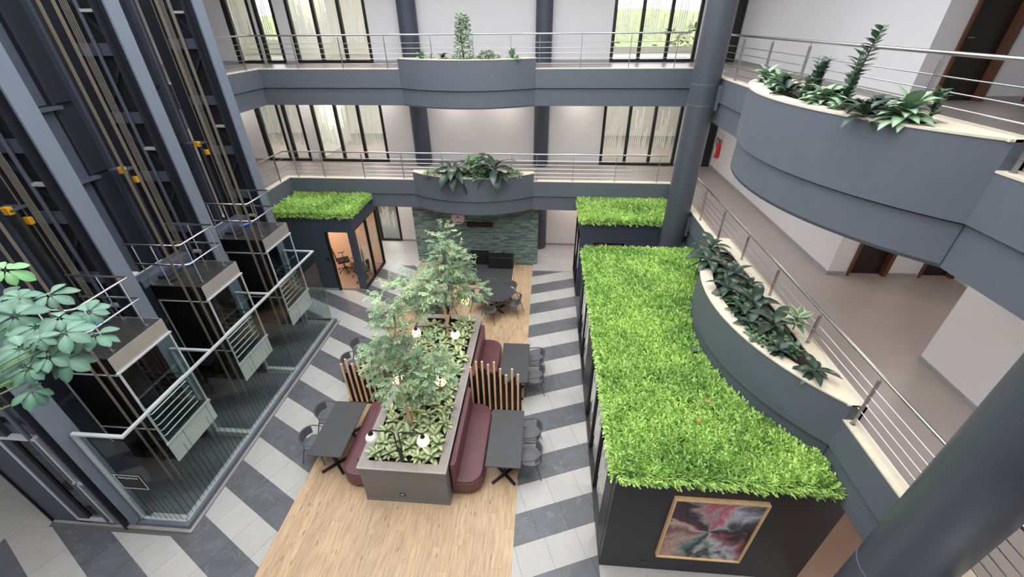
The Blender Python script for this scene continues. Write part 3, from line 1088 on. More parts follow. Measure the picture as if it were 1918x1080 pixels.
grass_mat('bright green artificial grass roof of the back left meeting pod', [(X0+.02, Y0-.02), (X1+.02, Y0-.02), (X1+.02, Y1+.01), (X0+.02, Y1+.01)], H+.02, 1500, [((X0, Y0), (X1, Y0)), ((X1, Y0), (X1, Y1))], rngG)
# right back pod
X0, X1 = 1.27, XE+0.5
t = thing('meeting_pod', 'dark blue meeting pod under the back right balcony by the round column', 'meeting pod', (X0, Y0, 0))
MB().box(X0, 1.75, Y0, Y0+0.12, 0, H).box(2.75, X1, Y0, Y0+0.12, 0, H).box(1.75, 2.75, Y0, Y0+.12, 2.3, H).build('front_wall', 'paint_dark', t)
MB().box(X0, X0+0.12, Y0+0.12, Y1+0.2, 2.5, H).build('side_beam', 'paint_dark', t)
MB().box(X0+.12, X1, Y0+0.12, Y1+0.02, H-0.14, H-0.02).build('roof_deck', 'paint_dark', t)
MB().box(X0+.14, X1, Y1+0.3, Y1+0.4, 0, 2.6).build('rear_wall', 'peach_wall', t)
MB().box(X0, X1, Y0+.12, Y1+0.3, 0.0, 0.012).build('pod_floor', 'brown_floor', t)
MB().box(X0, 1.75, Y0-0.015, Y0, 0, 0.09).build('skirting', 'skirting', t)
pod_glazing(t, X0+0.06, Y0+0.12, Y1+0.3, 2.5, 2)
wf = MB().box(1.75, 1.8, Y0-.01, Y0+.1, 0, 2.3).box(2.24, 2.3, Y0-.01, Y0+.1, 0, 2.3).box(2.7, 2.75, Y0-.01, Y0+.1, 0, 2.3).box(1.75, 2.75, Y0-.01, Y0+.1, 2.25, 2.3).build('door_frame', 'black_frame', t)
MB().box(1.8, 2.24, Y0+.03, Y0+.045, 0.02, 2.25).build('pane', 'glass_clear', t)
MB().box(2.3, 2.7, Y0+.03, Y0+.045, 0.02, 2.25).build('pane', 'glass_clear', t)
lamp = thing('wall_light', 'warm lamp inside the back right meeting pod', 'light', (2.6, Y1+0.22, 1.8))
MB().box(2.4, 3.0, Y1+0.24, Y1+0.3, 1.7, 2.2).build('housing', 'black_metal', lamp)
MB().box(2.44, 2.96, Y1+0.23, Y1+0.245, 1.74, 2.16).build('diffuser', 'warm_light', lamp)
grass_mat('bright green artificial grass roof of the back right meeting pod', [(X0-.02, Y0-.02), (4.45, Y0-.02), (4.45, Y1+.01), (X0-.02, Y1+.01)], H+.02, 1500, [((X0, Y1), (X0, Y0)), ((X0, Y0), (3.9, Y0))], rngG)
# big right pod
Y0, Y1, H = 4.0, 11.55, 2.80
XP = 4.82
t = thing('meeting_pod', 'long black meeting pod with glass side under the right balcony', 'meeting pod', (X0, Y0, 0))
MB().box(X0, XE-.002, Y0, Y0+0.14, 0, H).box(XE-.002, XP, Y0, Y0+0.14, 0, 2.6).build('front_wall', 'paint_black', t)
MB().box(XP-0.12, XP, Y0+0.14, Y1, 0, 2.6).build('side_wall', 'paint_black', t)
MB().box(X0, XE-.002, Y1-0.12, Y1, 0, H).box(XE-.002, XP, Y1-0.12, Y1, 0, 2.6).build('rear_wall', 'paint_dark', t)
rd = [(X0+.12, Y0+.14), (XE-.01, Y0+.14)]+[(q[0]-.01, q[1]) for q in reversed(rpath)]+[(XE-.01, Y1-.12), (X0+.12, Y1-.12)]
MB().prism(rd, H-0.18, H-0.06).box(XE+.26, XP, Y0+.14, Y1-.12, 2.56, 2.6).build('roof_deck', 'paint_dark', t)
MB().box(X0, X0+0.12, Y0+0.14, Y1-0.12, 2.56, H).build('side_beam', 'paint_black', t)
MB().box(X0-0.005, X0+0.12, Y0+.14, Y0+0.55, 0, 2.56).build('pier', 'paint_black', t)
MB().box(X0-0.005, X0+0.12, 7.6, 8.6, 0, 2.56).build('pier', 'paint_black', t)
MB().box(X0-0.005, X0+0.12, 11.0, Y1-.12, 0, 2.56).build('pier', 'paint_black', t)
MB().box(X0, XP, Y0+.14, Y1-.12, 0.0, 0.012).build('pod_floor', 'corridor_floor', t)
MB().box(X0+2.6, X0+2.65, Y0+.14, Y1-.12, 0.012, 2.55).build('inner_wall', 'cream_wall', t)
pod_glazing(t, X0+0.05, Y0+0.55, 7.6, 2.56, 3)
pod_glazing(t, X0+0.05, 8.6, 11.0, 2.56, 2)
for (a, nm) in ((5.9, 'near'), (9.6, 'far')):  # panels added to lift the long pod's dark interior
    l = thing('ceiling_light', 'added fill light panel inside the %s part of the long pod' % nm, 'light', (2.5, a, 2.56), group='pod fill panels')
    MB().box(2.0, 3.0, a-.5, a+.5, 2.55, 2.6).build('frame', 'alu_frame', l)
    MB().box(2.05, 2.95, a-.45, a+.45, 2.54, 2.55).build('diffuser', 'panel_light', l)
MB().box(X0+.75, X0+.83, Y0-.012, Y0, .2, .28).build('socket', 'socket_dark', t)
gp = [(X0-.02, Y0-.02), (XE-.005, Y0-.02), (XE-.005, 4.55)]
gp += [(p[0]-0.005, p[1]) for p in reversed(rp) if 4.55 < p[1] < 9.9]
gp += [(XE-.005, 9.95), (XE-.005, Y1), (X0-.02, Y1)]
grass_mat('large bright green artificial grass roof of the long right pod', gp, H+.01, 1500, [((X0, Y1), (X0, Y0)), ((X0, Y0), (XE+.1, Y0)), ((XE, Y1), (X0, Y1))], rngG, h=0.1)
for i, (x, y) in enumerate(((3.05, 5.5), (2.75, 5.05), (3.3, 9.3), (4.0, 8.6))):
    o = MB().quad((x-.05, y-.02, 2.93), (x, y-.035, 2.935), (x+.06, y+.01, 2.94), (x, y+.03, 2.95)).build('fallen_leaf', 'dry_leaf')
    tag(o, ['dry orange leaf near the middle of the front of the large grass roof', 'small dry leaf nearest the front edge of the large grass roof', 'pale dry leaf on the far middle of the large grass roof', 'pale dry leaf beside the planter curve on the large grass roof'][i], 'leaf', 'fallen leaves on the grass roof')
# painting on the black front wall
p = thing('painting', 'abstract pink, black and teal canvas in a pale wood frame on the black wall', 'painting', (2.93, 3.97, 0.59))
cm = MB().box(-0.69, 0.69, -0.012, 0.012, -0.86, 0.86).build('canvas', 'abstract_paint', p, local=True)
cm.location = (0, 0.0, 0.88)
for b_ in ((2.21, 3.65, 3.925, 4.0, 2.345, 2.37), (2.21, 3.65, 3.925, 4.0, 0.59, 0.61), (2.21, 2.235, 3.925, 4.0, 0.61, 2.345), (3.625, 3.65, 3.925, 4.0, 0.61, 2.345)):
    MB().box(*b_).build('frame_bar', 'pine_frame', p)

# ------------------------------------------------------------------ green stone wall
sw = thing('wall_stone', 'green slate strip-stone feature wall under the back balcony', 'wall', (-5.27, 15.55, 0), kind='structure')
MB().box(-5.27, -0.2, 15.58, 15.9, 0, 2.68).build('wall_core', 'paint_dark', sw)
m = MB()
z = 0.0
rngS = random.Random(5)
while z < 2.66:
    h_ = rngS.uniform(0.035, 0.06)
    x = -5.27-rngS.random()*0.2
    while x < -0.2:
        L = rngS.uniform(0.14, 0.42)
        a, b = max(x, -5.27), min(x+L, -0.2)
        if b-a > 0.03:
            m.box(a+.0015, b-.0015, 15.555-rngS.uniform(0, 0.028), 15.6, z+.001, min(z+h_-.002, 2.67))
            m.attr += [rngS.random()]*6
        x += L
    z += h_
o = m.build('slate_strips', 'slate_strip', sw)
o['kind'] = 'stuff'
d = thing('wall_disc', 'round pale pink sign disc high on the green stone wall', 'sign', (-3.42, 15.52, 2.03))
mm = MB().lathe([(0.27, 0), (0.27, 0.03)], 32)
o = mm.build('disc', 'pink_disc', d, local=True)
o.rotation_euler = (PI/2, 0, 0)
MB().box(-3.47, -3.37, 15.485, 15.49, 2.05, 2.09).build('mark', 'black_metal', d)
MB().box(-3.5, -3.28, 15.485, 15.49, 1.83, 1.86).build('mark', 'black_metal', d)
d = thing('wall_heater', 'long black bar fixture on the green stone wall', 'heater', (-2.55, 15.5, 1.68))
MB().box(-3.08, -2.02, 15.42, 15.54, 1.68, 1.86).build('body', 'black_metal', d, bevel=0.01)
MB().box(-3.05, -2.05, 15.41, 15.42, 1.72, 1.80).build('grille', 'mesh_black', d)
o = thing('wall_socket', 'small black socket low on the right of the green stone wall', 'socket', (-1.62, 15.5, 0.5))
MB().box(-1.67, -1.57, 15.5, 15.53, 0.46, 0.54).build('plate', 'socket_dark', o, bevel=.004)
MB().box(-1.64, -1.60, 15.49, 15.5, 0.48, 0.52).build('outlet', 'black_metal', o)
# stage with two low cabinets
s = thing('stage', 'low charcoal carpeted stage in front of the green stone wall', 'stage', (-2.7, 14.6, 0))
MB().box(-4.26, -1.15, 13.72, 15.5, 0.0, 0.13).build('top', 'stage_grey', s)
MB().box(-1.15, -1.13, 13.72, 15.5, 0, 0.13).build('edge_trim', 'slat_wood', s)
for (a, b, y0, y1, lab) in ((-2.19, -1.19, 14.85, 15.3, 'wide black low cabinet on the right of the stage'), (-2.98, -2.22, 15.15, 15.48, 'black low cabinet against the stone wall on the stage')):
    c = thing('low_cabinet', lab, 'cabinet', ((a+b)/2, (y0+y1)/2, 0.13))
    MB().box(a, b, y0, y1, 0.13, 0.62).build('body', 'black_metal', c, bevel=.008)
    MB().box(a+.02, (a+b)/2-.005, y0-.012, y0, 0.16, 0.59).build('door', 'mesh_black', c)
    MB().box((a+b)/2+.005, b-.02, y0-.012, y0, 0.16, 0.59).build('door', 'mesh_black', c)

# ------------------------------------------------------------------ fire extinguisher
e = thing('fire_extinguisher', 'red fire extinguisher on the white first-storey wall at the far corner', 'extinguisher', (6.46, 16.75, 4.2))
MB().lathe([(0.05, 4.2), (0.075, 4.22), (0.078, 4.66), (0.05, 4.74), (0.025, 4.76), (0.025, 4.8)], 16, (6.47, 16.75, 0)).build('cylinder', 'red_paint', e, smooth=True)
MB().box(6.45, 6.49, 16.65, 16.8, 4.8, 4.83).box(6.45, 6.49, 16.64, 16.8, 4.86, 4.88).build('valve_handle', 'black_metal', e)
MB().tube([(6.47, 16.82, 4.81), (6.46, 16.95, 4.9), (6.46, 17.0, 4.78), (6.46, 16.9, 4.62), (6.46, 16.86, 4.4)], 0.014, 6).build('hose', 'black_metal', e, smooth=True)
MB().tube([(6.46, 16.86, 4.42), (6.46, 16.86, 4.22)], [0.02, 0.035], 8).build('nozzle', 'black_metal', e)
MB().box(6.385, 6.392, 16.71, 16.79, 4.36, 4.58).build('label_sticker', 'paper_white', e)
MB().box(6.545, 6.57, 16.7, 16.8, 4.6, 5.02).build('wall_bracket', 'pine_frame', e)

# ------------------------------------------------------------------ lifts
PY = [4.12, 6.36, 8.70, 10.97]
fr = thing('lift_tower', 'tall slate grey steel frame of the three glass lifts', 'steel frame', (-8.15, 7.5, 0))
for i, y in enumerate(PY):
    # front H-post: flange to the atrium, web and rear flange coloured as in shade
    MB().box(-8.04, -8.0, y-0.16, y+0.16, 0.2 if i == 0 else 0, 11.0).build('post', 'paint_steel', fr)
    MB().box(-8.26, -8.04, y-0.02, y+0.02, 0, 11).box(-8.30, -8.26, y-0.16, y+0.16, 0, 11).build('post_web', 'steel_dark_shaded', fr)
    MB().box(-9.35, -9.05, y-0.1, y+0.1, 0, 11.0).build('rear_post', 'steel_dark_shaded', fr)
    zs = [0.9+1.24*k for k in range(9)]
    for k, zz in enumerate(zs):
        MB().box(-9.05, -8.30, y-0.05, y+0.05, zz, zz+0.05).box(-9.05, -8.3, y-0.05, y-0.02, zz-0.16, zz).build('beam', 'shaft_panel', fr)
        if k < 8:
            a, b = (-9.02, -8.33) if k % 2 else (-8.33, -9.02)
            MB().bar((a, y, zz+0.08), (b, y, zz+1.02), 0.05, 0.05).build('brace', 'steel_dark_shaded', fr)
        if k % 2 == 0:
            MB().box(-8.62, -8.3, y-0.12, y-0.02, zz+0.55, zz+0.6).build('bracket', 'alu_frame', fr)
    MB().box(-9.05, -8.30, y+0.03, y+0.06, 0, 11).build('infill_panel', 'shaft_dark', fr)
    MB().tube([(-8.62, y-0.1, 0.1), (-8.62, y-0.1, 10.9)], 0.035, 8).build('conduit', 'shaft_panel', fr, smooth=True)
# rear wall of the shafts with landing doors
bw = thing('shaft_wall', 'dark blue panelled rear wall of the lift shafts', 'wall', (-9.55, 7.5, 0))
MB().box(-9.9, -9.62, 4.26, 11.1, 0, 11.0).build('backing', 'shaft_dark', bw)
for i in range(3):
    a, b = PY[i]+0.16, PY[i+1]-0.18
    for (z0, z1, dx, m_) in ((0, 2.3, 0.0, 'shaft_panel'), (2.35, 3.62, 0.05, 'shaft_panel'), (3.7, 5.95, 0.0, 'shaft_panel'), (6.02, 7.30, 0.05, 'shaft_panel'), (7.4, 9.68, 0.0, 'shaft_panel'), (9.75, 11, .05, 'shaft_panel')):
        MB().box(-9.62, -9.56+dx, a, b-0.55, z0, z1).build('panel', m_, bw)
        MB().box(-9.62, -9.58, b-0.5, b+.1, z0, z1).build('panel', 'steel_dark_shaded', bw)
    for zz in (2.3, 3.64, 5.96, 7.32, 9.7):
        MB().box(-9.62, -9.36, a+0.1, b-0.45, zz, zz+0.06).build('ledge', 'shaft_panel', bw)
    MB().box(-9.62, -9.45, b-0.55, b-0.48, 0, 11).build('rib', 'steel_dark_shaded', bw)
    MB().box(-9.62, -9.45, b-0.02, b+0.05, 0, 11).build('rib', 'shaft_panel', bw)
CY = [5.35, 7.61, 9.87]
wheres = ['nearest the camera', 'in the middle', 'furthest from the camera']
def lift_car(i):
    yc = CY[i]
    y0, y1 = yc-0.58, yc+0.58
    xf, xb = -7.22, -8.40
    zt, zf, zb = 3.95, 1.72, 1.20
    c = thing('lift_car', 'glass observation lift car with steel roof rails, %s' % wheres[i], 'lift car', (-7.8, yc, zb), group='lift cars')
    MB().box(xb, xf-.01, y0+.01, y1-.01, zt-0.03, zt).build('roof', 'car_roof', c)
    MB().box(xf-.012, xf, y0, y1, zt-0.31, zt).build('fascia', 'car_fascia', c)
    MB().box(xb, xf-.012, y0, y0+.012, zt-0.31, zt).build('side_fascia', 'car_black', c)
    MB().box(xb, xf-.012, y1-.012, y1, zt-0.31, zt).build('side_fascia', 'car_fascia', c)
    MB().box(xf-.02, xf+.03, y0-.02, y1+.02, zt-0.345, zt-0.315).build('glass_head', 'alu_frame', c)
    MB().box(xf-.012, xf, y0+.015, y1-.015, zf+.03, zt-0.35).build('front_pane', 'glass_green', c)
    MB().box(xb+.3, xf-.02, y1-.012, y1, zf+.03, zt-0.35).build('side_pane', 'glass_green', c)
    sp = MB().box(xb+.02, xf-.03, y0, y0+.012, zf+.03, zt-0.38).build('side_panel', 'car_black', c)
    for b_ in ((xb+.02, xf-.02, y0-.012, y0, zt-.385, zt-.36), (xb+.02, xf-.02, y0-.012, y0, zf+.45, zf+.47), (xb+.02, xb+.05, y0-.012, y0, zf, zt-.36)):
        MB().box(*b_).build('trim', 'alu_frame', sp)
    for yy in (y0, y1-.03):
        MB().box(xf-.015, xf+.012, yy, yy+.03, zf, zt-.34).build('corner_post', 'alu_frame', c)
    MB().box(xb, xf, y0, y1, zf-.06, zf).build('floor_plate', 'car_black', c)
    MB().box(xb, xb+.03, y0, y1, zf, zt-.05).build('rear_wall', 'car_black', c)
    MB().box(xf, xf+.04, y0-.02, y1+.02, zf-.02, zf+.03).build('sill', 'alu_frame', c)
    MB().box(xf-.012, xf+.012, y0, y1, zb, zf-.02).build('apron', 'car_apron', c)
    MB().box(xb+.4, xf-.012, y1-.012, y1, zb+.1, zf-.02).build('apron', 'car_apron', c)
    MB().box(xb, xf-.02, y0, y0+.012, zb+.05, zf-.06).build('apron', 'car_black', c)
    # grab rails inside
    for k in range(6):
        zz = zf+0.12+k*0.15
        MB().tube([(xb+.2, y1-.08, zz), (xf-.14, y1-.08, zz), (xf-.08, y1-.14, zz), (xf-.08, y0+.14, zz), (xf-.14, y0+.08, zz), (xb+.2, y0+.08, zz)], 0.014, 6).build('grab_rail', 'stainless', c, smooth=True)
    # roof guard rails
    rz = zt
    for zz in (rz+0.5, rz+0.95):
        MB().tube([(xb-.15, y0+.06, zz), (xf-.2, y0+.06, zz), (xf-.14, y0+.12, zz), (xf-.14, y1-.08, zz), (xf-.2, y1-.06, zz), (xb-.15, y1-.06, zz)], 0.02, 8).build('guard_rail', 'stainless', c, smooth=True)
    for (x, y) in ((xf-.14, y0+.22), (xf-.14, y1-.22), (xf-.75, y0+.06), (xf-.75, y1-.06), (xb+.02, y0+.06)):
        p = MB().tube([(x, y, rz), (x, y, rz+.95)], 0.014, 6).build('guard_post', 'stainless', c, smooth=True)
        MB().box(x-.05, x+.05, y-.03, y+.03, rz, rz+.012).build('foot_plate', 'stainless', p)
    # crosshead machinery
    MB().box(-8.72, -8.42, y0-.1, y1+.1, rz-.02, rz+.16).build('crosshead', 'shaft_panel', c, bevel=.01)
    MB().box(-8.66, -8.58, y0-.1, y1+.1, rz+.16, rz+.2).build('crosshead_flange', 'shaft_panel', c)
    MB().box(-9.0, -8.75, y0+.05, y1-.1, rz-.05, rz+.05).build('door_operator', 'offwhite_plastic', c, bevel=.01)
    MB().box(-9.0, -8.8, y0+.1, y0+.28, rz+.05, rz+.18).build('motor', 'offwhite_plastic', c, bevel=.02)
    MB().box(-8.42, -8.2, yc-.3, yc+.1, rz, rz+.08).build('control_box', 'steel_dark_shaded', c, bevel=.01)
    MB().tube([(-8.3, yc+.15, rz+.05), (-8.15, yc+.3, rz+.06), (-8.1, yc+.42, rz+.05)], .03, 8).build('cable_coil', 'blue_plastic', c, smooth=True)
    MB().tube([(-8.05, y0+.15, rz+.02), (-7.95, y0+.3, rz+.025), (-8.05, y0+.45, rz+.02)], .012, 6).build('cable', 'car_black', c, smooth=True)
    return c
for i in range(3):
    lift_car(i)
bayn = ['near', 'middle', 'far']
for i in range(3):
    y0 = CY[i]-0.64
    bs = thing('hoist_belts', 'pair of tan hoist belts hanging down the %s lift shaft' % bayn[i], 'hoist belt', (-7.45, y0, 1.0))
    for dx in (0.0, 0.24):
        MB().box(-7.6+dx, -7.54+dx, y0-.004, y0+.004, 0.6, 11).build('belt', 'belt', bs)
    rs = thing('hoist_ropes', 'cluster of thin steel ropes in the %s lift shaft' % bayn[i], 'steel rope', (-8.75, PY[i+1]-.15, 0.2))
    for k in range(5):
        MB().tube([(-8.72-k*.035, PY[i+1]-0.16, 0.3), (-8.72-k*.035, PY[i+1]-.16, 10.9)], 0.006, 5).build('rope', 'rope', rs)
    MB().tube([(-8.98, PY[i+1]-.17, .3), (-8.98, PY[i+1]-.17, 10.9)], .012, 6).build('rope', 'belt', rs)
    gr = thing('guide_rail', 'steel guide rail with yellow end clips in the %s lift shaft' % bayn[i], 'guide rail', (-9.0, CY[i]+.6, 0.2))
    yy = CY[i]+0.72
    MB().box(-9.02, -8.97, yy-.03, yy+.03, 0.2, 6.1).build('rail', 'brushed', gr)
    MB().box(-9.06, -8.93, yy-.12, yy-.03, 6.0, 6.13).build('clip', 'yellow', gr, bevel=.01)
    MB().box(-9.04, -8.92, yy+.06, yy+.14, 5.75, 5.88).build('clip', 'yellow', gr, bevel=.01)
    MB().box(-9.3, -8.9, yy-.1, yy+.17, 6.05, 6.08).build('tie_bar', 'shaft_panel', gr)
    # counterweight frame beside the near post of the bay
    cw = thing('counterweight_frame', 'narrow bronze counterweight cage in the %s lift shaft' % bayn[i], 'counterweight', (-9.2, PY[i]+.35, 0.3))
    ya = PY[i]+0.42
    MB().box(-9.3, -9.26, ya-.02, ya+.02, 0.3, 10.9).build('upright', 'belt', cw)
    MB().box(-9.3, -9.26, ya+.26, ya+.30, 0.3, 10.9).build('upright', 'brushed', cw)
    for k in range(7):
        MB().box(-9.3, -9.27, ya, ya+.28, 1.5+k*1.35, 1.53+k*1.35).build('cross_bar', 'brushed', cw)
    MB().box(-9.32, -9.27, ya+.03, ya+.25, 3.9, 5.6).build('weight_stack', 'belt', cw)
# glass enclosure at the foot
g = thing('glass_enclosure', 'head-high glass screen with pale metal rail around the foot of the lifts', 'glass screen', (-7.0, 7.5, 0))
GX, GY0, GY1, GH = -7.02, 4.14, 10.95, 2.80
MB().box(-7.07, -6.93, GY0-.1, GY1+.1, 0.0, 0.16).box(-8.5, -7.07, GY0-.1, GY0+.05, 0, .16).box(-8.0, -7.07, GY1-.05, GY1+.1, 0, .16).build('plinth', 'paint_grey', g)
MB().box(-6.94, -6.87, GY0-.16, GY1+.16, 0.0, 0.05).box(-7.02, -6.94, GY0-.16, GY0-.09, 0, .05).box(-9.9, -7.02, GY0-.16, GY0-.09, 0, .05).build('skirting', 'skirting', g)
MB().box(GX-.03, GX+.03, GY0, GY1, .16, .2).build('base_rail', 'alu_frame', g)
MB().box(-8.0, GX, GY0-.03, GY0+.03, .16, .2).build('base_rail', 'alu_frame', g)
MB().box(GX-.03, GX+.03, GY0-.03, GY1+.03, GH-.04, GH).build('top_rail', 'alu_frame', g)
for y in (GY0, 6.36, 8.58, GY1):
    MB().box(-7.95, GX-.03, y-.03, y+.03, GH-.04, GH).build('top_rail', 'alu_frame', g)
    MB().box(-7.97, -7.92, y-.03, y+.03, .16, GH-.04).build('upright', 'alu_frame', g)
    if y != GY0: MB().box(-7.95, GX-.03, y-.06, y+.06, 0.0, 0.16).build('sill', 'car_apron', g)
    MB().box(-7.92, GX-.03, y-.006, y+.006, .2, GH-.04).build('pane', 'glass_green', g)
ys = [GY0, 5.25, 6.36, 7.47, 8.58, 9.76, GY1]
for a, b in zip(ys[:-1], ys[1:]):
    p = MB().box(GX-.006, GX+.006, a+.006, b-.006, .2, GH-.04).build('pane', 'glass_green', g)
    f = MB()
    nn = int((b-a)/0.115)
    for k in range(nn):
        yy = a+.05+k*0.115
        f.box(GX+.007, GX+.009, yy, yy+.009, .2, 1.15+.25*((k*5) % 4))
    f.build('film_lines', 'film_dark', p)
f = MB()
for k in range(8):
    f.box(-7.9+k*.115, -7.891+k*.115, GY0-.009, GY0-.007, .2, .9+.15*(k % 3))
f.build('film_lines', 'film_dark', g)
MB().box(-7.4, -7.07, GY0+.06, GY1-.06, 0.0, 0.05).build('inner_sill', 'car_apron', g)
bpy.data.objects.remove(bpy.data.objects['inner_sill'])
MB().box(-7.2, -7.07, GY0+.06, GY1-.06, 0.0, 0.06).build('inner_sill', 'car_apron', g)
MB().box(-7.95, -7.2, GY0+.06, GY0+.17, 0.0, 0.06).build('inner_sill', 'car_apron', g)
pit = box('floor_lift_pit', 'tile_dark', (-9.62, -7.0, GY0, GY1, -.02, .005))
tag(pit, 'dark stone floor inside the lift enclosure', 'floor', kind='structure')
# sign on the glass
sg = thing('glass_sign', 'black door sign with white border and lettering on the lift glass', 'sign', (-7.54, GY0-.02, 1.45))
MB().box(-7.80, -7.28, GY0-.018, GY0-.012, 1.25, 1.67).build('panel', 'film_dark', sg)
for b_ in ((-7.8, -7.28, 1.66, 1.67), (-7.8, -7.28, 1.25, 1.26), (-7.8, -7.79, 1.25, 1.67), (-7.29, -7.28, 1.25, 1.67)):
    MB().box(b_[0], b_[1], GY0-.021, GY0-.018, b_[2], b_[3]).build('border', 'film', sg)
def text_part(txt, size, M, m_, parent, name='lettering'):
    cu = bpy.data.curves.new('t', 'FONT')
    cu.body = txt
    cu.size = size
    cu.align_x = 'CENTER'
    cu.extrude = 0.001
    ob = bpy.data.objects.new('t', cu)
    COL.objects.link(ob)
    bpy.context.view_layer.update()
    me = bpy.data.meshes.new_from_object(ob)
    bpy.data.objects.remove(ob)
    me.materials.clear()
    me.materials.append(MATS[m_])
    o = bpy.data.objects.new(name, me)
    COL.objects.link(o)
    o.parent = parent
    o.matrix_local = M
    return o
text_part('Meeting Rooms', 0.062, Matrix.Translation((0, -.002, .12)) @ Matrix.Rotation(PI/2, 4, 'X'), 'film', sg)
# side panel and dark wall left of the first post
sd = thing('wall_lift_side', 'dark wall with a framed smoked-glass panel left of the lifts', 'wall', (-9.0, 4.1, 0), kind='structure')
MB().box(-8.50, -8.3, 4.02, 4.2, 0.0, .2).build('post_base', 'paint_steel', sd)
MB().box(-9.3, -8.5, 4.02, 4.25, 0.0, 0.14).box(-9.9, -9.3, 4.02, 4.25, 0, 3.0).box(-9.3, -8.5, 4.1, 4.25, 2.75, 3.0).build('wall_body', 'paint_dark', sd)
MB().box(-9.27, -8.52, 4.06, 4.07, .2, 2.70).build('pane', 'glass_smoke', sd)
MB().box(-9.27, -8.52, 4.2, 4.22, .2, 2.70).build('backing', 'shaft_dark', sd)
for b_ in ((-9.3, -9.25, .14, 2.75), (-8.55, -8.5, .14, 2.75), (-9.25, -8.55, 2.7, 2.75), (-9.25, -8.55, .14, .19)):
    MB().box(b_[0], b_[1], 4.0, 4.1, b_[2], b_[3]).build('frame_bar', 'alu_frame', sd)
MB().box(-9.93, -9.9, 3.98, 4.3, 0, 3.0).build('corner_trim', 'black_metal', sd)

# ------------------------------------------------------------------ central planter
PX0, PX1, PY0, PY1, PH = -3.58, -1.78, 4.95, 10.2, 1.12
pl = thing('central_planter', 'long grey rectangular stone planter in the middle of the atrium', 'planter', (-2.68, 7.57, 0))
W_ = 0.17
MB().box(PX0, PX1, PY0, PY0+.1, 0.08, PH-.03).build('front_panel', 'planter_grey', pl)
MB().box(PX0, PX1, PY1-.1, PY1, 0.08, PH-.03).build('rear_panel', 'planter_grey', pl)
MB().box(PX0, PX0+.1, PY0+.1, PY1-.1, 0.08, PH-.03).build('side_panel', 'planter_grey', pl)
MB().box(PX1-.1, PX1, PY0+.1, PY1-.1, 0.08, PH-.03).build('side_panel', 'planter_grey', pl)
MB().box(PX0-.012, PX1+.012, PY0-.012, PY1+.012, 0.0, 0.08).build('skirting', 'planter_grey', pl)
MB().box(PX0+.1, PX1-.1, PY0+.1, PY1-.1, 0.3, PH-.1).build('soil', 'soil', pl)
nx = 3
for (y0, y1) in ((PY0-.01, PY0+W_), (PY1-W_, PY1+.01)):
    for i in range(nx):
        a, b = PX0-.01+(PX1-PX0+.02)*i/nx, PX0-.01+(PX1-PX0+.02)*(i+1)/nx
        MB().box(a+.0015, b-.0015, y0, y1, PH-.03, PH).build('cap_tile', 'planter_cap', pl)
ny = 8
for (x0, x1) in ((PX0-.01, PX0+W_), (PX1-W_, PX1+.01)):
    for i in range(ny):
        a, b = PY0+W_+(PY1-PY0-2*W_)*i/ny, PY0+W_+(PY1-PY0-2*W_)*(i+1)/ny
        MB().box(x0, x1, a+.0015, b-.0015, PH-.03, PH).build('cap_tile', 'planter_cap', pl)
for b_ in ((PX0-.014, PX1+.014, PY0-.016, PY0-.01), (PX0-.014, PX1+.014, PY1+.01, PY1+.016), (PX0-.016, PX0-.01, PY0-.016, PY1+.016), (PX1+.01, PX1+.016, PY0-.016, PY1+.016)):
    MB().box(*b_, PH-.034, PH+.002).build('edge_trim', 'alu_frame', pl)
so_ = MB().box(-2.83, -2.71, PY0-.014, PY0, .22, .31).build('socket', 'socket_dark', pl)
MB().box(-2.80, -2.74, PY0-.018, PY0-.014, .265, .295).build('socket_flap', 'alu_frame', so_)

# ------------------------------------------------------------------ leaves
def leaf_mesh(name, L, W, bend, fold, m, seg=5, sh=0.8):
    """leaf along +Y from the origin, arching; 'rim' attribute 0 at the midrib, 1 at the edge"""
    v, f, rim = [], [], []
    ang = 0.0
    y = z = 0.0
    for i in range(seg+1):
        u = i/seg
        w_ = W*0.5*math.sin(PI*min(1, u**sh*0.97+0.03))**0.8 if 0 < u < 1 else W*0.02
        v += [(-w_, y, z+fold*w_), (-w_*.5, y, z+fold*w_*.5), (0, y, z), (w_*.5, y, z+fold*w_*.5), (w_, y, z+fold*w_)]
        rim += [1.0, .5, 0.0, .5, 1.0]
        st = L/seg
        y += math.cos(ang)*st
        z += math.sin(ang)*st
        ang -= bend/seg
    for i in range(seg):
        for k in range(4):
            a = i*5+k
            f.append((a, a+1, a+6, a+5))
    me = bpy.data.meshes.new(name)
    me.from_pydata(v, [], f)
    me.materials.append(MATS[m])
    at = me.attributes.new('rim', 'FLOAT', 'POINT')
    at.data.foreach_set('value', rim)
    me.polygons.foreach_set('use_smooth', [True]*len(f))
    return me
def leafM(az, pitch, roll, s, off=(0, 0, 0)):
    return Matrix.Translation(off) @ Matrix.Rotation(az, 4, 'Z') @ Matrix.Rotation(pitch, 4, 'X') @ Matrix.Rotation(roll, 4, 'Y') @ Matrix.Scale(s, 4)
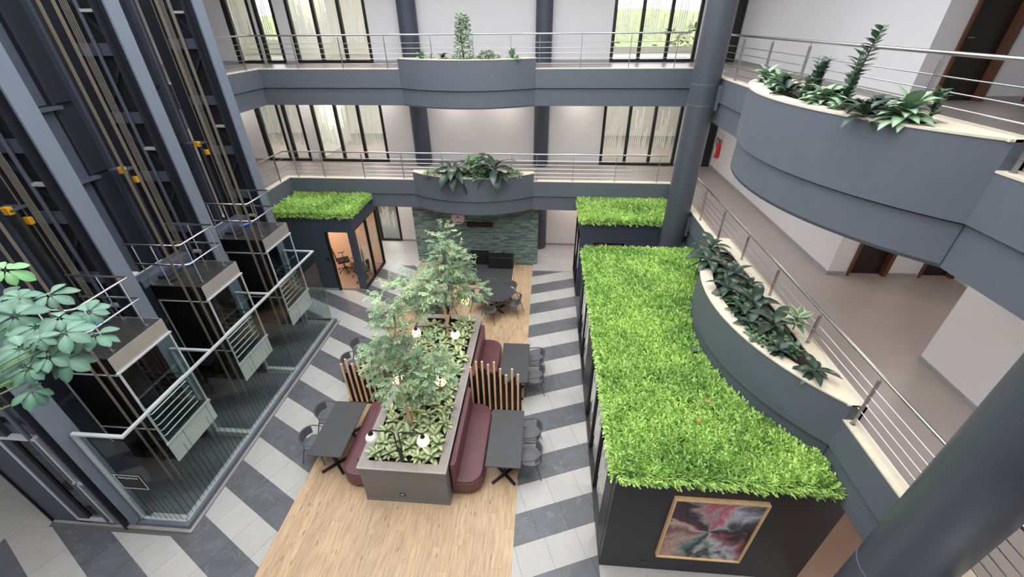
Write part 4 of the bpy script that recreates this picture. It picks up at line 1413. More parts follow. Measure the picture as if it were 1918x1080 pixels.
LM = {
    'agl': [leaf_mesh('leaf', 0.235, 0.12, 0.8, 0.2, 'leaf_aglaonema', 4, 0.9), leaf_mesh('leaf', 0.21, 0.105, 1.1, 0.15, 'leaf_aglaonema', 4, 0.9)],
    'dark': [leaf_mesh('leaf', 0.42, 0.15, 1.3, 0.2, 'leaf_dark', 5), leaf_mesh('leaf', 0.34, 0.13, 0.9, 0.25, 'leaf_dark', 5)],
    'mid': [leaf_mesh('leaf', 0.26, 0.105, 1.0, 0.2, 'leaf_mid', 4), leaf_mesh('leaf', 0.21, 0.095, 1.3, 0.2, 'leaf_mid', 4)],
    'zz': [leaf_mesh('leaf', 0.095, 0.058, 0.4, 0.25, 'leaf_zz', 4)],
    'var': [leaf_mesh('leaf', 0.2, 0.09, 0.5, 0.2, 'leaf_variegated', 4)],
    'sch': [leaf_mesh('leaflet', 0.10, 0.056, 0.7, 0.10, 'leaf_schefflera', 6, 1.35)],
    'schl': [leaf_mesh('leaflet', 0.10, 0.056, 0.7, 0.10, 'leaf_schefflera_lime', 6, 1.35)],
}
rP = random.Random(11)
def rosette(name, lab, cat, loc, kind, n, group=None, s=1.0, pitch=(0.1, 1.1), stem=True, h0=0.03):
    t = thing(name, lab, cat, loc, rP.uniform(0, 6.28), group)
    if stem:
        o = MB().tube([(0, 0, -0.08), (0.005, 0, 0.0), (0, .005, 0.1*s+h0)], [0.012, .011, .006], 6).build('stem', 'stem_green', t, local=True)
    for k in range(n):
        u = k/n
        az = k*2.399+rP.uniform(-.25, .25)
        p = pitch[0]+(pitch[1]-pitch[0])*u+rP.uniform(-.12, .12)
        inst('leaf', rP.choice(LM[kind]), t, leafM(az, p, rP.uniform(-.2, .2), s*rP.uniform(.8, 1.15), (0, 0, (0.02+0.1*u)*s+h0)))
    return t
# low leafy plants filling the planter
k = 0
for j in range(18):
    for i in range(5):
        x = -3.27+i*0.285+(0.07 if j % 2 else -.03)+rP.uniform(-.05, .05)
        y = 5.27+j*0.272+rP.uniform(-.05, .05)
        if abs(x+2.76) < .12 and abs(y-6.04) < .12: x += .16
        if abs(x+2.64) < .12 and abs(y-9.32) < .12: x += .16
        if y > 9.7 and x < -2.55: continue
        rosette('leafy_plant', 'pale-centred leafy plant, %s from the left, %s row from the central planter\'s near end' % (ORD[i], ORD[j]), 'plant', (x, y, PH-.1), 'agl', rP.randint(12, 15), 'leafy plants in the central planter', rP.uniform(.85, 1.15), (0.05, 1.2))
        k += 1

# ------------------------------------------------------------------ ficus trees
def tree(lab, base, trunks, blobs, nleaf, seed, L=0.085, fol='foliage_ficus'):
    rng = random.Random(seed)
    t = thing('ficus_tree', lab, 'tree', base)
    for pts, r0, r1 in trunks:
        rr = [r0+(r1-r0)*i/(len(pts)-1) for i in range(len(pts))]
        MB().tube(pts, rr, 8).build('trunk' if r0 > .025 else 'branch', 'bark', t, smooth=True)
    m = MB()
    tw = MB()
    tot = sum(b[2] for b in blobs)
    for (c, r, wgt) in blobs:
        c = Vector(c)
        nt_ = int(nleaf*wgt/tot/11)
        for k in range(nt_):
            # twig start inside the blob, pointing outwards and a bit down
            while True:
                d = Vector((rng.uniform(-1, 1), rng.uniform(-1, 1), rng.uniform(-1, 1)))
                if 0.05 < d.length < 1: break
            d = d.normalized()*(d.length**0.55)
            p = c+Vector((d.x*r[0], d.y*r[1], d.z*r[2]))
            dirv = (Vector((d.x, d.y, d.z*.5+rng.uniform(-.5, .25)))+Vector((rng.uniform(-.5, .5), rng.uniform(-.5, .5), 0))).normalized()
            tl = rng.uniform(.14, .26)
            q = p+dirv*tl
            tw.tube([p-dirv*.08, q], .003, 3, cap=False)
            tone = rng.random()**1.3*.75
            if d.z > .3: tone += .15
            for j in range(11):
                s = p+dirv*tl*(j/10)
                side = 1 if j % 2 else -1
                lat = dirv.cross(Vector((0, 0, 1)))
                lat = lat.normalized() if lat.length > .1 else Vector((1, 0, 0))
                ld = (dirv*.55+lat*side*.8+Vector((0, 0, rng.uniform(-.6, .1)))).normalized()
                up = Vector((rng.uniform(-.4, .4), rng.uniform(-.4, .4), 1))
                wv = ld.cross(up).normalized()*L*.21
                l_ = L*rng.uniform(.75, 1.2)
                a, b = s, s+ld*l_
                mid = s+ld*l_*.45+Vector((0, 0, .006))
                n0 = len(m.v)
                m.v += [tuple(a), tuple(mid+wv), tuple(b), tuple(mid-wv)]
                m.f.append((n0, n0+1, n0+2, n0+3))
                m.attr.append(min(1, max(0, tone+rng.uniform(-.15, .15))))
    o = m.build('foliage', fol, t)
    o['kind'] = 'stuff'
    o = tw.build('twigs', 'bark', t)
    o['kind'] = 'stuff'
    return t
tree('tall slender ficus tree with two tiers of foliage, near end of the central planter', (-2.76, 6.04, PH-.1),
     [([(-2.76, 6.04, 1.0), (-2.80, 6.06, 1.5), (-2.86, 6.1, 2.0), (-2.84, 6.12, 2.6), (-2.80, 6.15, 3.3), (-2.72, 6.2, 4.2)], .05, .015),
      ([(-2.74, 6.06, 1.0), (-2.72, 6.12, 1.6), (-2.6, 6.15, 2.2), (-2.3, 6.2, 2.7)], .03, .012),
      ([(-2.86, 6.1, 2.1), (-3.1, 6.15, 2.6), (-3.3, 6.2, 2.9)], .018, .008),
      ([(-2.83, 6.12, 2.7), (-2.55, 6.3, 3.2), (-2.35, 6.4, 3.5)], .018, .008),
      ([(-2.8, 6.15, 3.3), (-2.95, 6.2, 3.8), (-2.9, 6.2, 4.3)], .016, .007)],
     [((-2.85, 6.15, 2.55), (.55, .5, .42), 30), ((-2.25, 6.2, 2.6), (.48, .45, .4), 26), ((-3.2, 6.2, 2.95), (.35, .35, .35), 13),
      ((-2.35, 6.35, 3.15), (.35, .35, .25), 8), ((-2.85, 6.2, 3.7), (.26, .28, .5), 15), ((-2.72, 6.25, 4.4), (.3, .3, .36), 13), ((-2.25, 6.3, 4.55), (.3, .3, .28), 8)], 5600, 21)
tree('bushy ficus tree with a rounded crown, far end of the central planter', (-2.64, 9.32, PH-.1),
     [([(-2.64, 9.32, 1.0), (-2.62, 9.34, 1.5), (-2.68, 9.38, 2.0), (-2.72, 9.4, 2.8), (-2.6, 9.4, 3.7)], .05, .014),
      ([(-2.62, 9.33, 1.4), (-2.5, 9.4, 1.9), (-2.45, 9.45, 2.6), (-2.35, 9.5, 3.2)], .028, .01),
      ([(-2.55, 9.36, 1.7), (-2.3, 9.4, 2.1), (-2.1, 9.45, 2.5)], .018, .008),
      ([(-2.7, 9.39, 2.4), (-2.95, 9.4, 2.9)], .016, .008)],
     [((-2.6, 9.45, 2.75), (.75, .6, .42), 40), ((-2.45, 9.45, 3.4), (.55, .5, .45), 30), ((-2.5, 9.45, 4.0), (.28, .3, .38), 12), ((-1.9, 9.5, 2.55), (.42, .4, .26), 12), ((-3.25, 9.4, 2.6), (.35, .4, .3), 12), ((-3.3, 9.3, 2.05), (.35, .3, .3), 8)], 5200, 22)

# ------------------------------------------------------------------ twin globe lamps
def twin_lamp(y, lab, lit):
    x = -2.70
    t = thing('twin_globe_lamp', lab, 'lamp', (x, y, PH-.1), group='twin globe lamps')
    MB().box(x-.05, x+.05, y-.05, y+.05, PH-.12, PH-.08).build('base', 'black_metal', t)
    MB().box(x-.035, x+.035, y-.02, y+.02, PH-.1, PH+.42).build('pole', 'black_metal', t)
    for s in (-1, 1):
        a = x+s*.045
        MB().tube([(a, y, PH+.3), (a, y, PH+.86), (a+s*.02, y, PH+.9), (a+s*.06, y, PH+.92), (x+s*.46, y, PH+.92), (x+s*.5, y, PH+.90), (x+s*.515, y, PH+.86)], .015, 8).build('arm', 'black_metal', t, smooth=True)
        MB().lathe([(.05, PH+.80), (.05, PH+.83), (.018, PH+.87)], 14, (x+s*.515, y, 0)).build('cap', 'black_metal', t, smooth=True)
        on = lit[0 if s < 0 else 1]
        g_ = MB().sphere((x+s*.515, y, PH+.70), .12, 20, 12).build('globe', 'globe_lit' if on else 'globe_off', t, smooth='all')
        if not on: g_['label'] = 'unlit white glass globe'
twin_lamp(5.14, 'black twin globe lamp at the near end of the planter, its left globe unlit', (False, True))
twin_lamp(6.75, 'black twin globe lamp half hidden by the taller ficus tree', (True, True))
twin_lamp(8.42, 'black twin globe lamp in the middle of the planter before the bushy tree', (True, True))
twin_lamp(9.98, 'black twin globe lamp at the far end of the planter behind the bushy tree', (True, True))

# ------------------------------------------------------------------ booth sofas
def sofa(lab, side, y0, y1):
    """side=+1: stands on the right of the planter, seat towards +X"""
    xb = PX1+.03 if side > 0 else PX0-.03
    t = thing('booth_sofa', lab, 'sofa', (xb+side*.3, (y0+y1)/2, 0), group='booth sofas')
    D = .64
    def poly(inset, d, r):
        pts = [(0, y0+inset), ]
        n = 8
        for k in range(n+1):
            a = -PI/2+PI/2*k/n
            pts.append((d-r+r*math.cos(a), y0+inset+r+r*math.sin(a)))
        for k in range(n+1):
            a = PI/2*k/n
            pts.append((d-r+r*math.cos(a), y1-inset-r+r*math.sin(a)))
        pts.append((0, y1-inset))
        return [(xb+side*p[0], p[1]) for p in pts]
    MB().prism(poly(0, D, .34), .10, .40).build('seat_base', 'leather', t, smooth=True, bevel=.02)
    MB().prism(poly(.012, D-.015, .33), .40, .47).build('seat_cushion', 'leather', t, smooth=True, bevel=.025)
    MB().prism([(xb, y0), (xb+side*.10, y0+.02), (xb+side*.12, y0+.1), (xb+side*.12, y1-.1), (xb+side*.10, y1-.02), (xb, y1)], .40, 1.03).build('backrest', 'leather', t, bevel=.025)
    for yy in (y0+.3, y1-.3):
        for d in (.1, D-.1):
            MB().tube([(xb+side*d, yy, 0), (xb+side*d, yy, .1)], [.012, .018], 8).build('leg', 'black_metal', t)
sofa('maroon leather booth sofa right of the planter, at the near table', 1, 5.18, 7.38)
sofa('maroon leather booth sofa right of the planter, at the far table', 1, 7.78, 9.92)
sofa('maroon leather booth sofa left of the planter, at the near table', -1, 5.18, 7.38)
sofa('maroon leather booth sofa left of the planter, at the far table', -1, 7.78, 9.92)

# ------------------------------------------------------------------ booth tables
def booth_table(lab, x0, x1, y0, y1):
    cx, cy = (x0+x1)/2, (y0+y1)/2
    t = thing('booth_table', lab, 'table', (cx, cy, 0), group='booth tables')
    MB().box(x0, x1, y0, y1, .715, .745).build('top', 'table_black', t, bevel=.004)
    for yy in (y0+.33, y1-.33):
        MB().tube([(cx, yy, .04), (cx, yy, .70)], .032, 10).build('pedestal', 'black_metal', t, smooth=True)
        MB().box(cx-.22, cx+.22, yy-.22, yy+.22, .70, .715).build('top_plate', 'black_metal', t)
        for a in (PI/4, 3*PI/4):
            d = Vector((math.cos(a), math.sin(a), 0))*.36
            MB().bar((cx-d.x, yy-d.y, .025), (cx+d.x, yy+d.y, .025), .06, .045).build('foot', 'black_metal', t, bevel=.006)
booth_table('black rectangular table at the near right booth', -1.06, -.30, 5.41, 6.96)
booth_table('black rectangular table at the far right booth, beyond the slat screen', -1.03, -.27, 7.9, 9.45)
booth_table('black rectangular table at the near left booth', -4.98, -4.21, 5.40, 6.95)
booth_table('black rectangular table at the far left booth, half hidden by the tree', -4.98, -4.21, 7.95, 9.5)

# ------------------------------------------------------------------ slat screens
def slat_screen(lab, xs, hs, y):
    x0, x1 = min(xs), max(xs)
    t = thing('slat_screen', lab, 'screen', ((x0+x1)/2, y, 0), group='slat screens')
    MB().box(x0-.06, x1+.06, y-.03, y+.05, 0, .06).build('base', 'black_metal', t)
    for k, (x, h) in enumerate(zip(xs, hs)):
        MB().box(x-.024, x+.024, y-.035, y+.0, .06, h).build('wood_slat', 'slat_wood', t, bevel=.003)
        hb = h-.34+.1*((k*3) % 4)/3
        MB().box(x-.036+.05, x+.036+.05, y+.012, y+.05, .06, hb).build('black_slat', 'black_metal', t)
        MB().box(x-.036-.024, x+.036-.024, y+.052, y+.075, .06, hb-.12).build('black_slat', 'black_metal', t)
slat_screen('slat screen of pale wood battens between the right booths', [-1.66+.146*k for k in range(9)], [1.55, 1.74, 1.75, 1.66, 1.75, 1.54, 1.34, 1.55, 1.38], 7.55)
slat_screen('slat screen of pale wood battens between the left booths', [-4.99+.146*k for k in range(9)], [1.40, 1.57, 1.43, 1.60, 1.77, 1.68, 1.40, 1.6, 1.5], 7.6)

# ------------------------------------------------------------------ armchairs
def make_chair():
    t = thing('armchair', 'grey armchair', 'chair')
    n = 28
    def sup(rx, ry, e=3.0):
        pts = []
        for k in range(n):
            a = 2*PI*k/n
            c, s_ = math.cos(a), math.sin(a)
            pts.append((rx*abs(c)**(2/e)*(1 if c >= 0 else -1), ry*abs(s_)**(2/e)*(1 if s_ >= 0 else -1)))
        return pts
    MB().prism(sup(.225, .22), .435, .46).build('seat', 'chair_grey', t, smooth=True, bevel=.008, local=True)
    hoop = [(.27, .2, .66), (.275, .08, .68)]
    for k in range(13):
        a = PI*k/12
        hoop.append((.275*math.cos(a), -.02-.25*math.sin(a), .70+.05*math.sin(a)))
    hoop += [(-.275, .08, .68), (-.27, .2, .66)]
    MB().tube(hoop, .014, 8).build('arm_hoop', 'chair_frame', t, smooth=True, local=True)
    m = MB()
    prev = None
    for k in range(13):
        a = PI*(.16+.68*k/12)
        x, y = .268*math.cos(a), -.02-.243*math.sin(a)
        zt = .70+.05*math.sin(a)
        n0 = len(m.v)
        m.v += [(x, y, zt), (x*.9, y*.9, .53), (x*.86, y*.86, .53), (x*.95, y*.95, zt)]
        if k:
            for q in range(4):
                m.f.append((n0-4+q, n0-4+(q+1) % 4, n0+(q+1) % 4, n0+q))
    m.f += [(0, 1, 2, 3), (n0+3, n0+2, n0+1, n0)]
    m.build('backrest', 'chair_grey', t, smooth=True, local=True)
    for s in (-1, 1):
        MB().tube([(.27*s, .2, .66), (.235*s, .21, .44), (.27*s, .26, 0.0)], [.014, .014, .010], 8).build('leg', 'chair_frame', t, smooth=True, local=True)
        MB().tube([(.2*s, -.16, .44), (.26*s, -.27, 0.0)], [.014, .010], 8).build('leg', 'chair_frame', t, smooth=True, local=True)
        MB().tube([(.2*s, -.16, .43), (.235*s, .21, .43)], .011, 6).build('seat_rail', 'chair_frame', t, local=True)
    return t
chair0 = make_chair()
first = [True]
def place_chair(x, y, rz, lab, group):
    if first[0]:
        o = chair0
        first[0] = False
    else:
        o = copy_tree(chair0)
    o.location = (x, y, 0)
    o.rotation_euler = (0, 0, rz)
    tag(o, lab, 'chair', group)
gb = 'armchairs at the booth tables'
place_chair(-.12, 5.9, PI/2, 'grey armchair at the near right booth table, closest to the camera', gb)
place_chair(-.12, 6.5, PI/2, 'grey armchair at the near right booth table, beside the slat screen', gb)
place_chair(-.09, 8.4, PI/2+.06, 'grey armchair at the far right booth table, nearer the slat screen', gb)
place_chair(-.09, 9.08, PI/2-.05, 'grey armchair at the far right booth table, on the far side', gb)
place_chair(-5.14, 5.95, -PI/2, 'grey armchair tucked under the near left booth table, closest to the camera', gb)
place_chair(-5.14, 6.7, -PI/2, 'grey armchair tucked under the near left booth table, by the slat screen', gb)
place_chair(-5.28, 8.55, -PI/2, 'grey armchair at the far left booth table, just beyond the slat screen', gb)
place_chair(-5.28, 9.2, -PI/2, 'grey armchair at the far left booth table, furthest along', gb)
def round_table(cx, cy, lab):
    t = thing('round_table', lab, 'table', (cx, cy, 0), group='round tables')
    MB().lathe([(.585, .715), (.6, .72), (.6, .745)], 48, (cx, cy, 0)).build('top', 'table_black', t, smooth=True)
    MB().tube([(cx, cy, .03), (cx, cy, .715)], .04, 12).build('pedestal', 'black_metal', t, smooth=True)
    for a in (PI/4, 3*PI/4):
        d = Vector((math.cos(a), math.sin(a), 0))*.36
        MB().bar((cx-d.x, cy-d.y, .025), (cx+d.x, cy+d.y, .025), .06, .045).build('foot', 'black_metal', t)
def around(cx, cy, angs, labs, group):
    for a, lab in zip(angs, labs):
        a = math.radians(a)
        x, y = cx+.66*math.cos(a), cy+.66*math.sin(a)
        place_chair(x, y, a+PI/2, lab, group)
round_table(-1.55, 12.16, 'round black table on the right before the stage')
around(-1.55, 12.16, (182, 110, 52, -18, -104), ('grey armchair on the left of the right round table', 'grey armchair behind the right round table, towards the stage', 'grey armchair at the back right of the right round table', 'grey armchair at the front right of the right round table', 'grey armchair at the front of the right round table'), 'armchairs at the round tables')
round_table(-3.82, 11.75, 'round black table on the left, mostly hidden by the trees')
around(-3.82, 11.75, (-95, 165, -20, 45, 105), ('grey armchair at the front of the left round table', 'grey armchair on the left of the left round table', 'grey armchair on the right of the left round table', 'grey armchair at the back right of the left round table', 'grey armchair behind the left round table, towards the stage'), 'armchairs at the round tables')

# ------------------------------------------------------------------ office chairs in the left pod
def office_chair(x, y, rz, lab):
    t = thing('office_chair', lab, 'office chair', (x, y, 0.012), rz, 'office chairs in the left pod')
    MB().box(-.24, .24, -.22, .24, .45, .53).build('seat', 'mesh_black', t, bevel=.03, local=True)
    m = MB()
    for k in range(7):
        a = -.5+k/6
        xx, yy = .44*math.sin(a), -.22-.0+.1*math.cos(a)-.1
        n0 = len(m.v)
        m.v += [(xx, yy, .58), (xx, yy-.05, 1.02), (xx, yy-.08, 1.02), (xx, yy-.03, .58)]
        if k:
            for q in range(4): m.f.append((n0-4+q, n0-4+(q+1) % 4, n0+(q+1) % 4, n0+q))
    m.f += [(0, 1, 2, 3), (n0+3, n0+2, n0+1, n0)]
    m.build('backrest', 'mesh_black', t, smooth=True, local=True)
    MB().tube([(0, 0, .1), (0, 0, .45)], .025, 8).build('gas_lift', 'black_metal', t, local=True)
    for s in (-1, 1):
        MB().tube([(.24*s, .05, .5), (.29*s, .05, .55), (.29*s, .05, .68), (.29*s, .15, .7), (.29*s, -.12, .7)], .014, 6).build('armrest', 'black_metal', t, local=True)
    for k in range(5):
        a = 2*PI*k/5+.3
        MB().tube([(0, 0, .12), (.28*math.cos(a), .28*math.sin(a), .07)], [.022, .016], 6).build('base_spoke', 'black_metal', t, local=True)
        MB().lathe([(.02, 0), (.028, .01), (.028, .045), (.02, .055)], 10, (.28*math.cos(a), .28*math.sin(a), 0)).build('castor', 'black_metal', t, local=True)
office_chair(-7.35, 14.15, 2.2, 'black mesh office chair just inside the left pod doorway')
office_chair(-7.0, 13.7, 1.0, 'black mesh office chair behind the pod glass corner')
office_chair(-8.1, 14.5, -1.0, 'black mesh office chair deep inside the left pod')

# ------------------------------------------------------------------ plants in the balcony planters
def zz_plant(lab, loc, stems, h, group=None, s=1.0):
    t = thing('zz_plant', lab, 'plant', loc, rP.uniform(0, 6), group)
    for k in range(stems):
        az = rP.uniform(0, 6.28)
        lean = rP.uniform(.02, .3 if h < .6 else .13)
        hh = h*rP.uniform(.65, 1.0)
        d = Vector((math.cos(az)*lean, math.sin(az)*lean, 1)).normalized()
        st = MB().tube([(0, 0, -.05), tuple(d*hh*.5), tuple(d*hh+Vector((d.x, d.y, 0))*.1)], [.011, .008, .004], 5).build('stem', 'stem_green', t, local=True)
        nl = int(hh/.055)
        for j in range(2, nl):
            p = d*hh*(j/nl)
            for sd in (0, PI):
                inst('leaf', LM['zz'][0], st, leafM(az+PI/2+sd+j*.25, rP.uniform(.35, .8), 0, s*rP.uniform(.85, 1.15), p))
    return t
def bush(lab, loc, w_, h, nl, seed, L=.06, name='bush', cat='plant', tone=(.1, .7)):
    rng = random.Random(seed)
    t = thing(name, lab, cat, loc)
    x, y, z = loc
    for k in range(4):
        MB().tube([(x+rng.uniform(-.03, .03), y, z-.05), (x+rng.uniform(-.08, .08), y+rng.uniform(-.06, .06), z+h*.5), (x+rng.uniform(-w_, w_)*.5, y+rng.uniform(-w_, w_)*.4, z+h*.9)], [.012, .009, .004], 5).build('stem', 'stem_brown', t)
    m = MB()
    for k in range(nl):
        u = rng.random()
        rad = w_*(.95-.45*u)*math.sqrt(rng.random())
        a = rng.uniform(0, 6.28)
        p = Vector((x+rad*math.cos(a), y+rad*math.sin(a), z+.04+u*h))
        ld = Vector((math.cos(a)+rng.uniform(-.6, .6), math.sin(a)+rng.uniform(-.6, .6), rng.uniform(-.5, .7))).normalized()
        wv = ld.cross(Vector((rng.uniform(-.4, .4), rng.uniform(-.4, .4), 1))).normalized()*L*.32
        mid = p+ld*L*.5
        n0 = len(m.v)
        m.v += [tuple(p), tuple(mid+wv), tuple(p+ld*L), tuple(mid-wv)]
        m.f.append((n0, n0+1, n0+2, n0+3))
        m.attr.append(rng.uniform(*tone))
    o = m.build('foliage', 'foliage_ficus', t)
    o['kind'] = 'stuff'
    return t
ZB2, ZB1 = K2+.24, K1+.24
FC = {}
def filler(x, y, z, what, kind, n_, s_, lo=.1, hi=1.0):
    FC[what] = FC.get(what, -1)+1
    rosette('low_plant', 'low %s plant in the %s planter, %s from its %s end' % ('light green' if kind == 'mid' else 'dark', what, ORD[FC[what]], 'left' if 'back' in what else 'far'), 'plant', (x, y, z), kind, n_, 'low plants in the %s planter' % what, s_, (lo, hi))
# second storey, back
bush('tall upright leafy shrub in the second-storey back planter', (-2.62, 14.68, ZB2), .3, 1.2, 620, 31, .11)
rosette('broad_leaf_plant', 'pale green broad-leaved plant at the left of the second-storey back planter', 'plant', (-4.0, 14.82, ZB2), 'mid', 20, None, 1.0, (.3, 1.2))
rosette('broad_leaf_plant', 'dark green plant left of the tall shrub in the second-storey back planter', 'plant', (-3.3, 14.7, ZB2), 'dark', 11, None, .7, (.2, 1.0))
rosette('broad_leaf_plant', 'light green plant with upright tip at the right of the second-storey back planter', 'plant', (-1.15, 14.8, ZB2), 'mid', 22, None, 1.1, (.4, 1.35))
bush('low dark creeping plant beside the tall shrub in the second-storey planter', (-1.9, 14.68, ZB2), .32, .22, 240, 32, .09, tone=(0, .4))
for x in (-3.7, -3.0, -2.2, -1.55, -.95):
    filler(x, 14.76+rP.uniform(-.08, .08), ZB2, 'second-storey back', 'mid', 10, .7)
# first storey, back
bush('dense rounded leafy bush in the middle of the first-storey back planter', (-2.42, 14.72, ZB1), .6, .66, 1300, 33, .11, tone=(.0, .5))
rosette('drooping_plant', 'big dark glossy leaves drooping over the left of the first-storey back planter', 'plant', (-3.25, 14.52, ZB1+.1), 'dark', 18, None, 2.1, (-.8, .6))
rosette('drooping_plant', 'big dark glossy leaves arching over the right of the first-storey back planter', 'plant', (-1.75, 14.52, ZB1+.12), 'dark', 15, None, 2.2, (-.7, 1.0))
bush('trailing vine at the left end of the first-storey back planter', (-4.05, 14.7, ZB1), .34, .22, 130, 34, .1, tone=(0, .3))
bush('small leafy trailing plant at the right end of the first-storey back planter', (-1.1, 14.8, ZB1), .34, .2, 150, 35, .1, tone=(0, .4))
for x in (-3.0, -2.0):
    filler(x, 14.78, ZB1, 'first-storey back', 'dark', 10, .8)
# second storey, right
W2 = 'in the second-storey right planter'
rosette('broad_leaf_plant', 'pale broad-leaved plant at the far end of the second-storey right planter', 'plant', (3.98, 8.9, ZB2), 'mid', 34, None, 1.2, (.1, 1.1))
rosette('broad_leaf_plant', 'pale broad-leaved plant next to the far end of the second-storey right planter', 'plant', (3.9, 8.25, ZB2), 'mid', 32, None, 1.15, (.1, 1.1))
zz_plant('dark upright plant with paired leaves, shorter of two '+W2, (3.95, 7.2, ZB2), 7, .68, None, 1.35)
zz_plant('tallest dark plant with paired leaves '+W2, (3.98, 6.45, ZB2), 3, 1.0, None, 1.5)
zz_plant('low dark plant with paired leaves between the upright ones '+W2, (3.75, 6.95, ZB2), 8, .4, None, 1.2)
rosette('broad_leaf_plant', 'pale broad-leaved plant in the middle of the second-storey right planter', 'plant', (3.72, 6.5, ZB2), 'mid', 34, None, 1.2, (.1, 1.0))
rosette('drooping_plant', 'dark leaves in the hollow of the second-storey right planter', 'plant', (3.9, 5.9, ZB2), 'dark', 12, None, .9, (.1, .9))
rosette('broad_leaf_plant', 'largest pale broad-leaved plant at the near end of the second-storey right planter', 'plant', (4.0, 5.35, ZB2), 'mid', 42, None, 1.4, (.0, 1.05))
zz_plant('small leggy plant by the railing at the near end of the second-storey right planter', (4.3, 5.35, ZB2), 4, .5, None, 1.2)
for (x, y, kd) in ((4.15, 8.6, 'dark'), (3.8, 7.75, 'dark'), (4.1, 7.6, 'mid'), (3.65, 7.3, 'dark'), (4.2, 7.0, 'dark'), (3.7, 6.1, 'mid'), (4.15, 6.0, 'dark'), (3.75, 5.6, 'dark')):
    filler(x, y, ZB2, 'second-storey right', kd, 13, .8)
# first storey, right
for (x, y, s_, n_, lo, hi, nm) in ((3.95, 9.15, 1.3, 16, -.6, .8, 'far tip'), (3.7, 8.5, 1.45, 17, -.8, .6, 'far end, spilling over the rim'), (4.05, 8.0, 1.15, 15, -.2, .9, 'second clump from the far end'),
                                   (3.7, 7.4, 1.2, 14, -.4, .8, 'middle, by the rim'), (4.0, 6.85, 1.2, 14, -.1, .9, 'middle, by the railing'), (4.1, 6.2, 1.45, 10, .1, .9, 'one long leaf arching'), (4.22, 5.1, 1.0, 9, -.3, .8, 'near tip')):
    rosette('drooping_plant', 'dark glossy broad-leaved plant in the first-storey right planter, %s' % nm, 'plant', (x, y, ZB1+.04), 'dark', n_, None, s_, (lo, hi))
zz_plant('dark low plant with paired leaves near the end of the first-storey right planter', (4.1, 5.5, ZB1), 9, .36, None, 1.2)
bush('creeping dark ground cover in the first-storey right planter', (3.92, 6.0, ZB1), .38, .14, 320, 36, .1, tone=(0, .35))
bush('creeping dark ground cover at the middle of the first-storey right planter', (3.95, 7.2, ZB1), .42, .12, 300, 37, .1, tone=(0, .3))
rosette('variegated_plant', 'white-edged variegated plant in the first-storey right planter', 'plant', (4.3, 6.0, ZB1+.32), 'var', 14, None, 1.3, (.05, .8))
rosette('broad_leaf_plant', 'lighter green clump near the far end of the first-storey right planter', 'plant', (4.2, 8.35, ZB1+.05), 'mid', 12, None, .7, (.2, 1.0))
for (x, y) in ((3.95, 8.7), (3.85, 7.75), (4.2, 7.6), (3.75, 6.7), (3.75, 6.3), (3.95, 5.6)):
    filler(x, y, ZB1, 'first-storey right', 'dark', 13, .85)
o = MB()
n0 = 0
lf = bpy.data.objects.new('fallen_leaf', LM['dark'][1])
COL.objects.link(lf)
lf.matrix_world = Matrix.Translation((3.35, 6.85, 2.95)) @ Matrix.Rotation(1.4, 4, 'Z')
tag(lf, 'single dark leaf lying on the grass roof beside the bowed planter', 'leaf')

# ------------------------------------------------------------------ viewer's balcony with the umbrella plant at the left edge
fb = box('floor_front_balcony', 'corridor_floor', (-9.4, XE, -5.8, -0.15, F2-.3, F2))
tag(fb, 'second-storey balcony floor under the viewer', 'floor', kind='structure')
fb = box('floor_front_lower', 'corridor_floor', (-9.4, XE, -5.8, 0.3, F1-.3, F1))
tag(fb, 'first-storey front corridor floor below the viewer', 'floor', kind='structure')
q = thing('plant_box', 'slate grey plant box on the front balcony, outside the left edge of view', 'planter', (-2.6, .05, F2-.3))
MB().box(-3.4, -1.9, -.15, .3, F2-.3, F2+.3).build('box', 'paint_grey', q)
MB().box(-3.34, -1.96, -.1, .25, F2+.3, F2+.32).build('soil', 'soil', q)
SB = Vector((-2.25, .12, F2+.3))
sc = thing('umbrella_plant', 'umbrella plant with fans of blue-green leaflets at the left edge, close to the camera', 'plant', tuple(SB))
heads = [((-2.23, 1.35, 7.84), 'schl', .95, .3), ((-1.99, 1.14, 7.77), 'sch', 1.1, .1), ((-2.0, 1.28, 7.77), 'sch', .95, .5), ((-1.8, 1.23, 7.73), 'sch', .9, .2), ((-1.75, 1.09, 7.74), 'sch', 1.05, .1),
         ((-1.71, 1.14, 7.69), 'sch', .95, -.1), ((-1.93, 1.14, 7.72), 'sch', 1.0, .2), ((-1.79, 1.04, 7.75), 'sch', .7, .1), ((-1.74, 1.04, 7.66), 'sch', .95, -.8), ((-1.81, .97, 7.67), 'sch', .8, -.6), ((-1.86, 1.02, 7.72), 'sch', 1.0, 0),
         ((-2.22, 1.28, 7.74), 'sch', 1.05, .1), ((-1.8, .93, 7.6), 'sch', .75, -.9), ((-1.97, 1.01, 7.65), 'sch', .95, -.4), ((-2.08, 1.2, 7.66), 'sch', 1.0, 0), ((-1.9, 1.08, 7.62), 'sch', .9, -.5), ((-2.08, 1.24, 7.78), 'sch', .9, .3), ((-1.84, 1.16, 7.75), 'sch', .85, .2), ((-1.88, 1.12, 7.68), 'sch', .9, -.2), ((-1.78, 1.02, 7.68), 'sch', .8, -.4)]
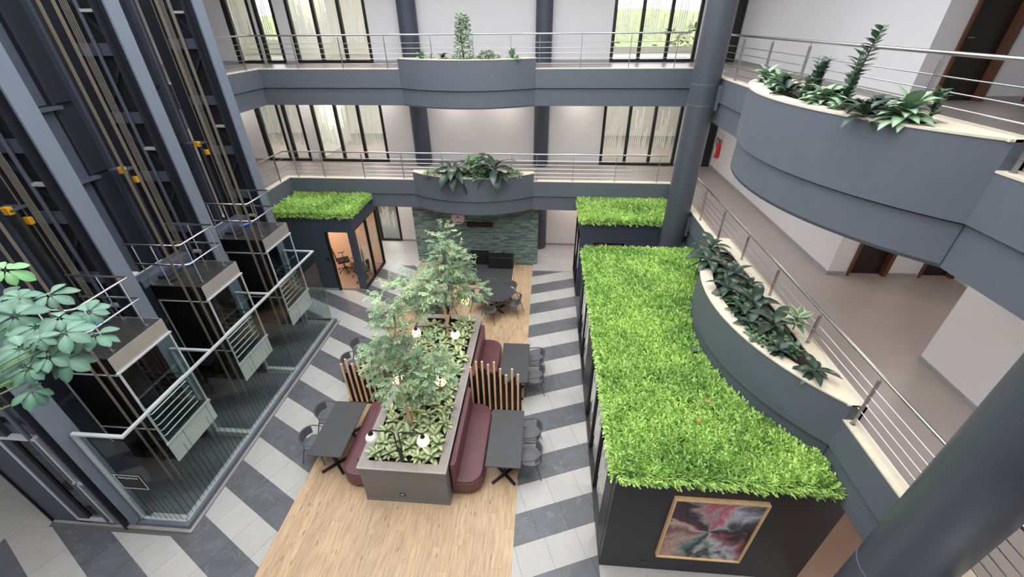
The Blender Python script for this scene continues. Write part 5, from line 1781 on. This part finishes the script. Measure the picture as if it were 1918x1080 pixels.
for (c, kd, s_, tl) in heads:
    c = Vector(c)
    mid = (SB+c)/2+Vector((0, .1, -.06))
    st = MB().tube([tuple(SB), tuple(mid), tuple(c-Vector((0, 0, .02))), tuple(c)], [.006, .004, .0028, .0025], 6).build('stem', 'stem_green', sc, smooth=True)
    nl = rP.choice((7, 8, 8))
    view = (Vector((0, 0, 8.7))-c).normalized()
    # fan axis between straight up and the light, with some scatter
    ax = (Vector((0, 0, 1))*.8+view*.5+Vector((rP.uniform(-.3, .3), rP.uniform(-.3, .3), tl*.3))).normalized()
    Q = Vector((0, 0, 1)).rotation_difference(ax).to_matrix().to_4x4()
    a0 = rP.uniform(0, 6)
    for k in range(nl):
        az = a0+k*2*PI/nl+rP.uniform(-.1, .1)
        M = Matrix.Translation(c-SB) @ Q @ leafM(az, -.15+rP.uniform(-.3, .25)+(tl*.2), rP.uniform(-.15, .15), s_*.8*rP.uniform(.75, 1.15), (0, 0, 0)) @ Matrix.Translation((0, .014, 0))
        inst('leaflet', LM[kd][0], st, M)

# ------------------------------------------------------------------ outside the offices
lw = box('ground_outside', 'outside_lawn', (-60, 60, 23.2, 120, -0.6, -0.3))
tag(lw, 'sunlit lawn outside the office windows', 'lawn', kind='structure')
hm = MB()
hn = 24
for a in range(hn+1):
    xx = -70+140*a/hn
    for (yy, zz) in ((30, -.4), (45, 3.0+.6*math.sin(xx*.2)), (70, 7.6+.8*math.sin(xx*.13+1)), (110, 9.6+1.0*math.sin(xx*.09))):
        hm.v.append((xx, yy, zz))
for a in range(hn):
    for b in range(3):
        hm.f.append((a*4+b, (a+1)*4+b, (a+1)*4+b+1, a*4+b+1))
tag(hm.build('hillside_outside', 'outside_lawn', smooth=True), 'yellow-green hillside beyond the office windows', 'hillside', kind='structure')
for i, (x, y, h, lab) in enumerate(((-17, 33, 9.5, 'yellow-green tree outside the second-storey office by the lifts'), (-9.5, 36, 9.0, 'yellow-green tree outside left of the columns'), (3.5, 45, 9.2, 'yellow-green tree outside the right-hand offices'), (11, 40, 8.5, 'yellow-green tree outside at the far right'))):
    tree(lab, (x, y, -.3), [([(x, y, -.3), (x+.1, y, 3), (x, y, h-2)], .3, .1)], [((x, y, h-2.5), (2.6, 2.4, 2.2), 10), ((x+1.5, y, h-4), (2.2, 2, 1.6), 5), ((x-1.5, y, h-4), (2.2, 2, 1.6), 5)], 1500, 50+i, L=.55, fol='foliage_outside')
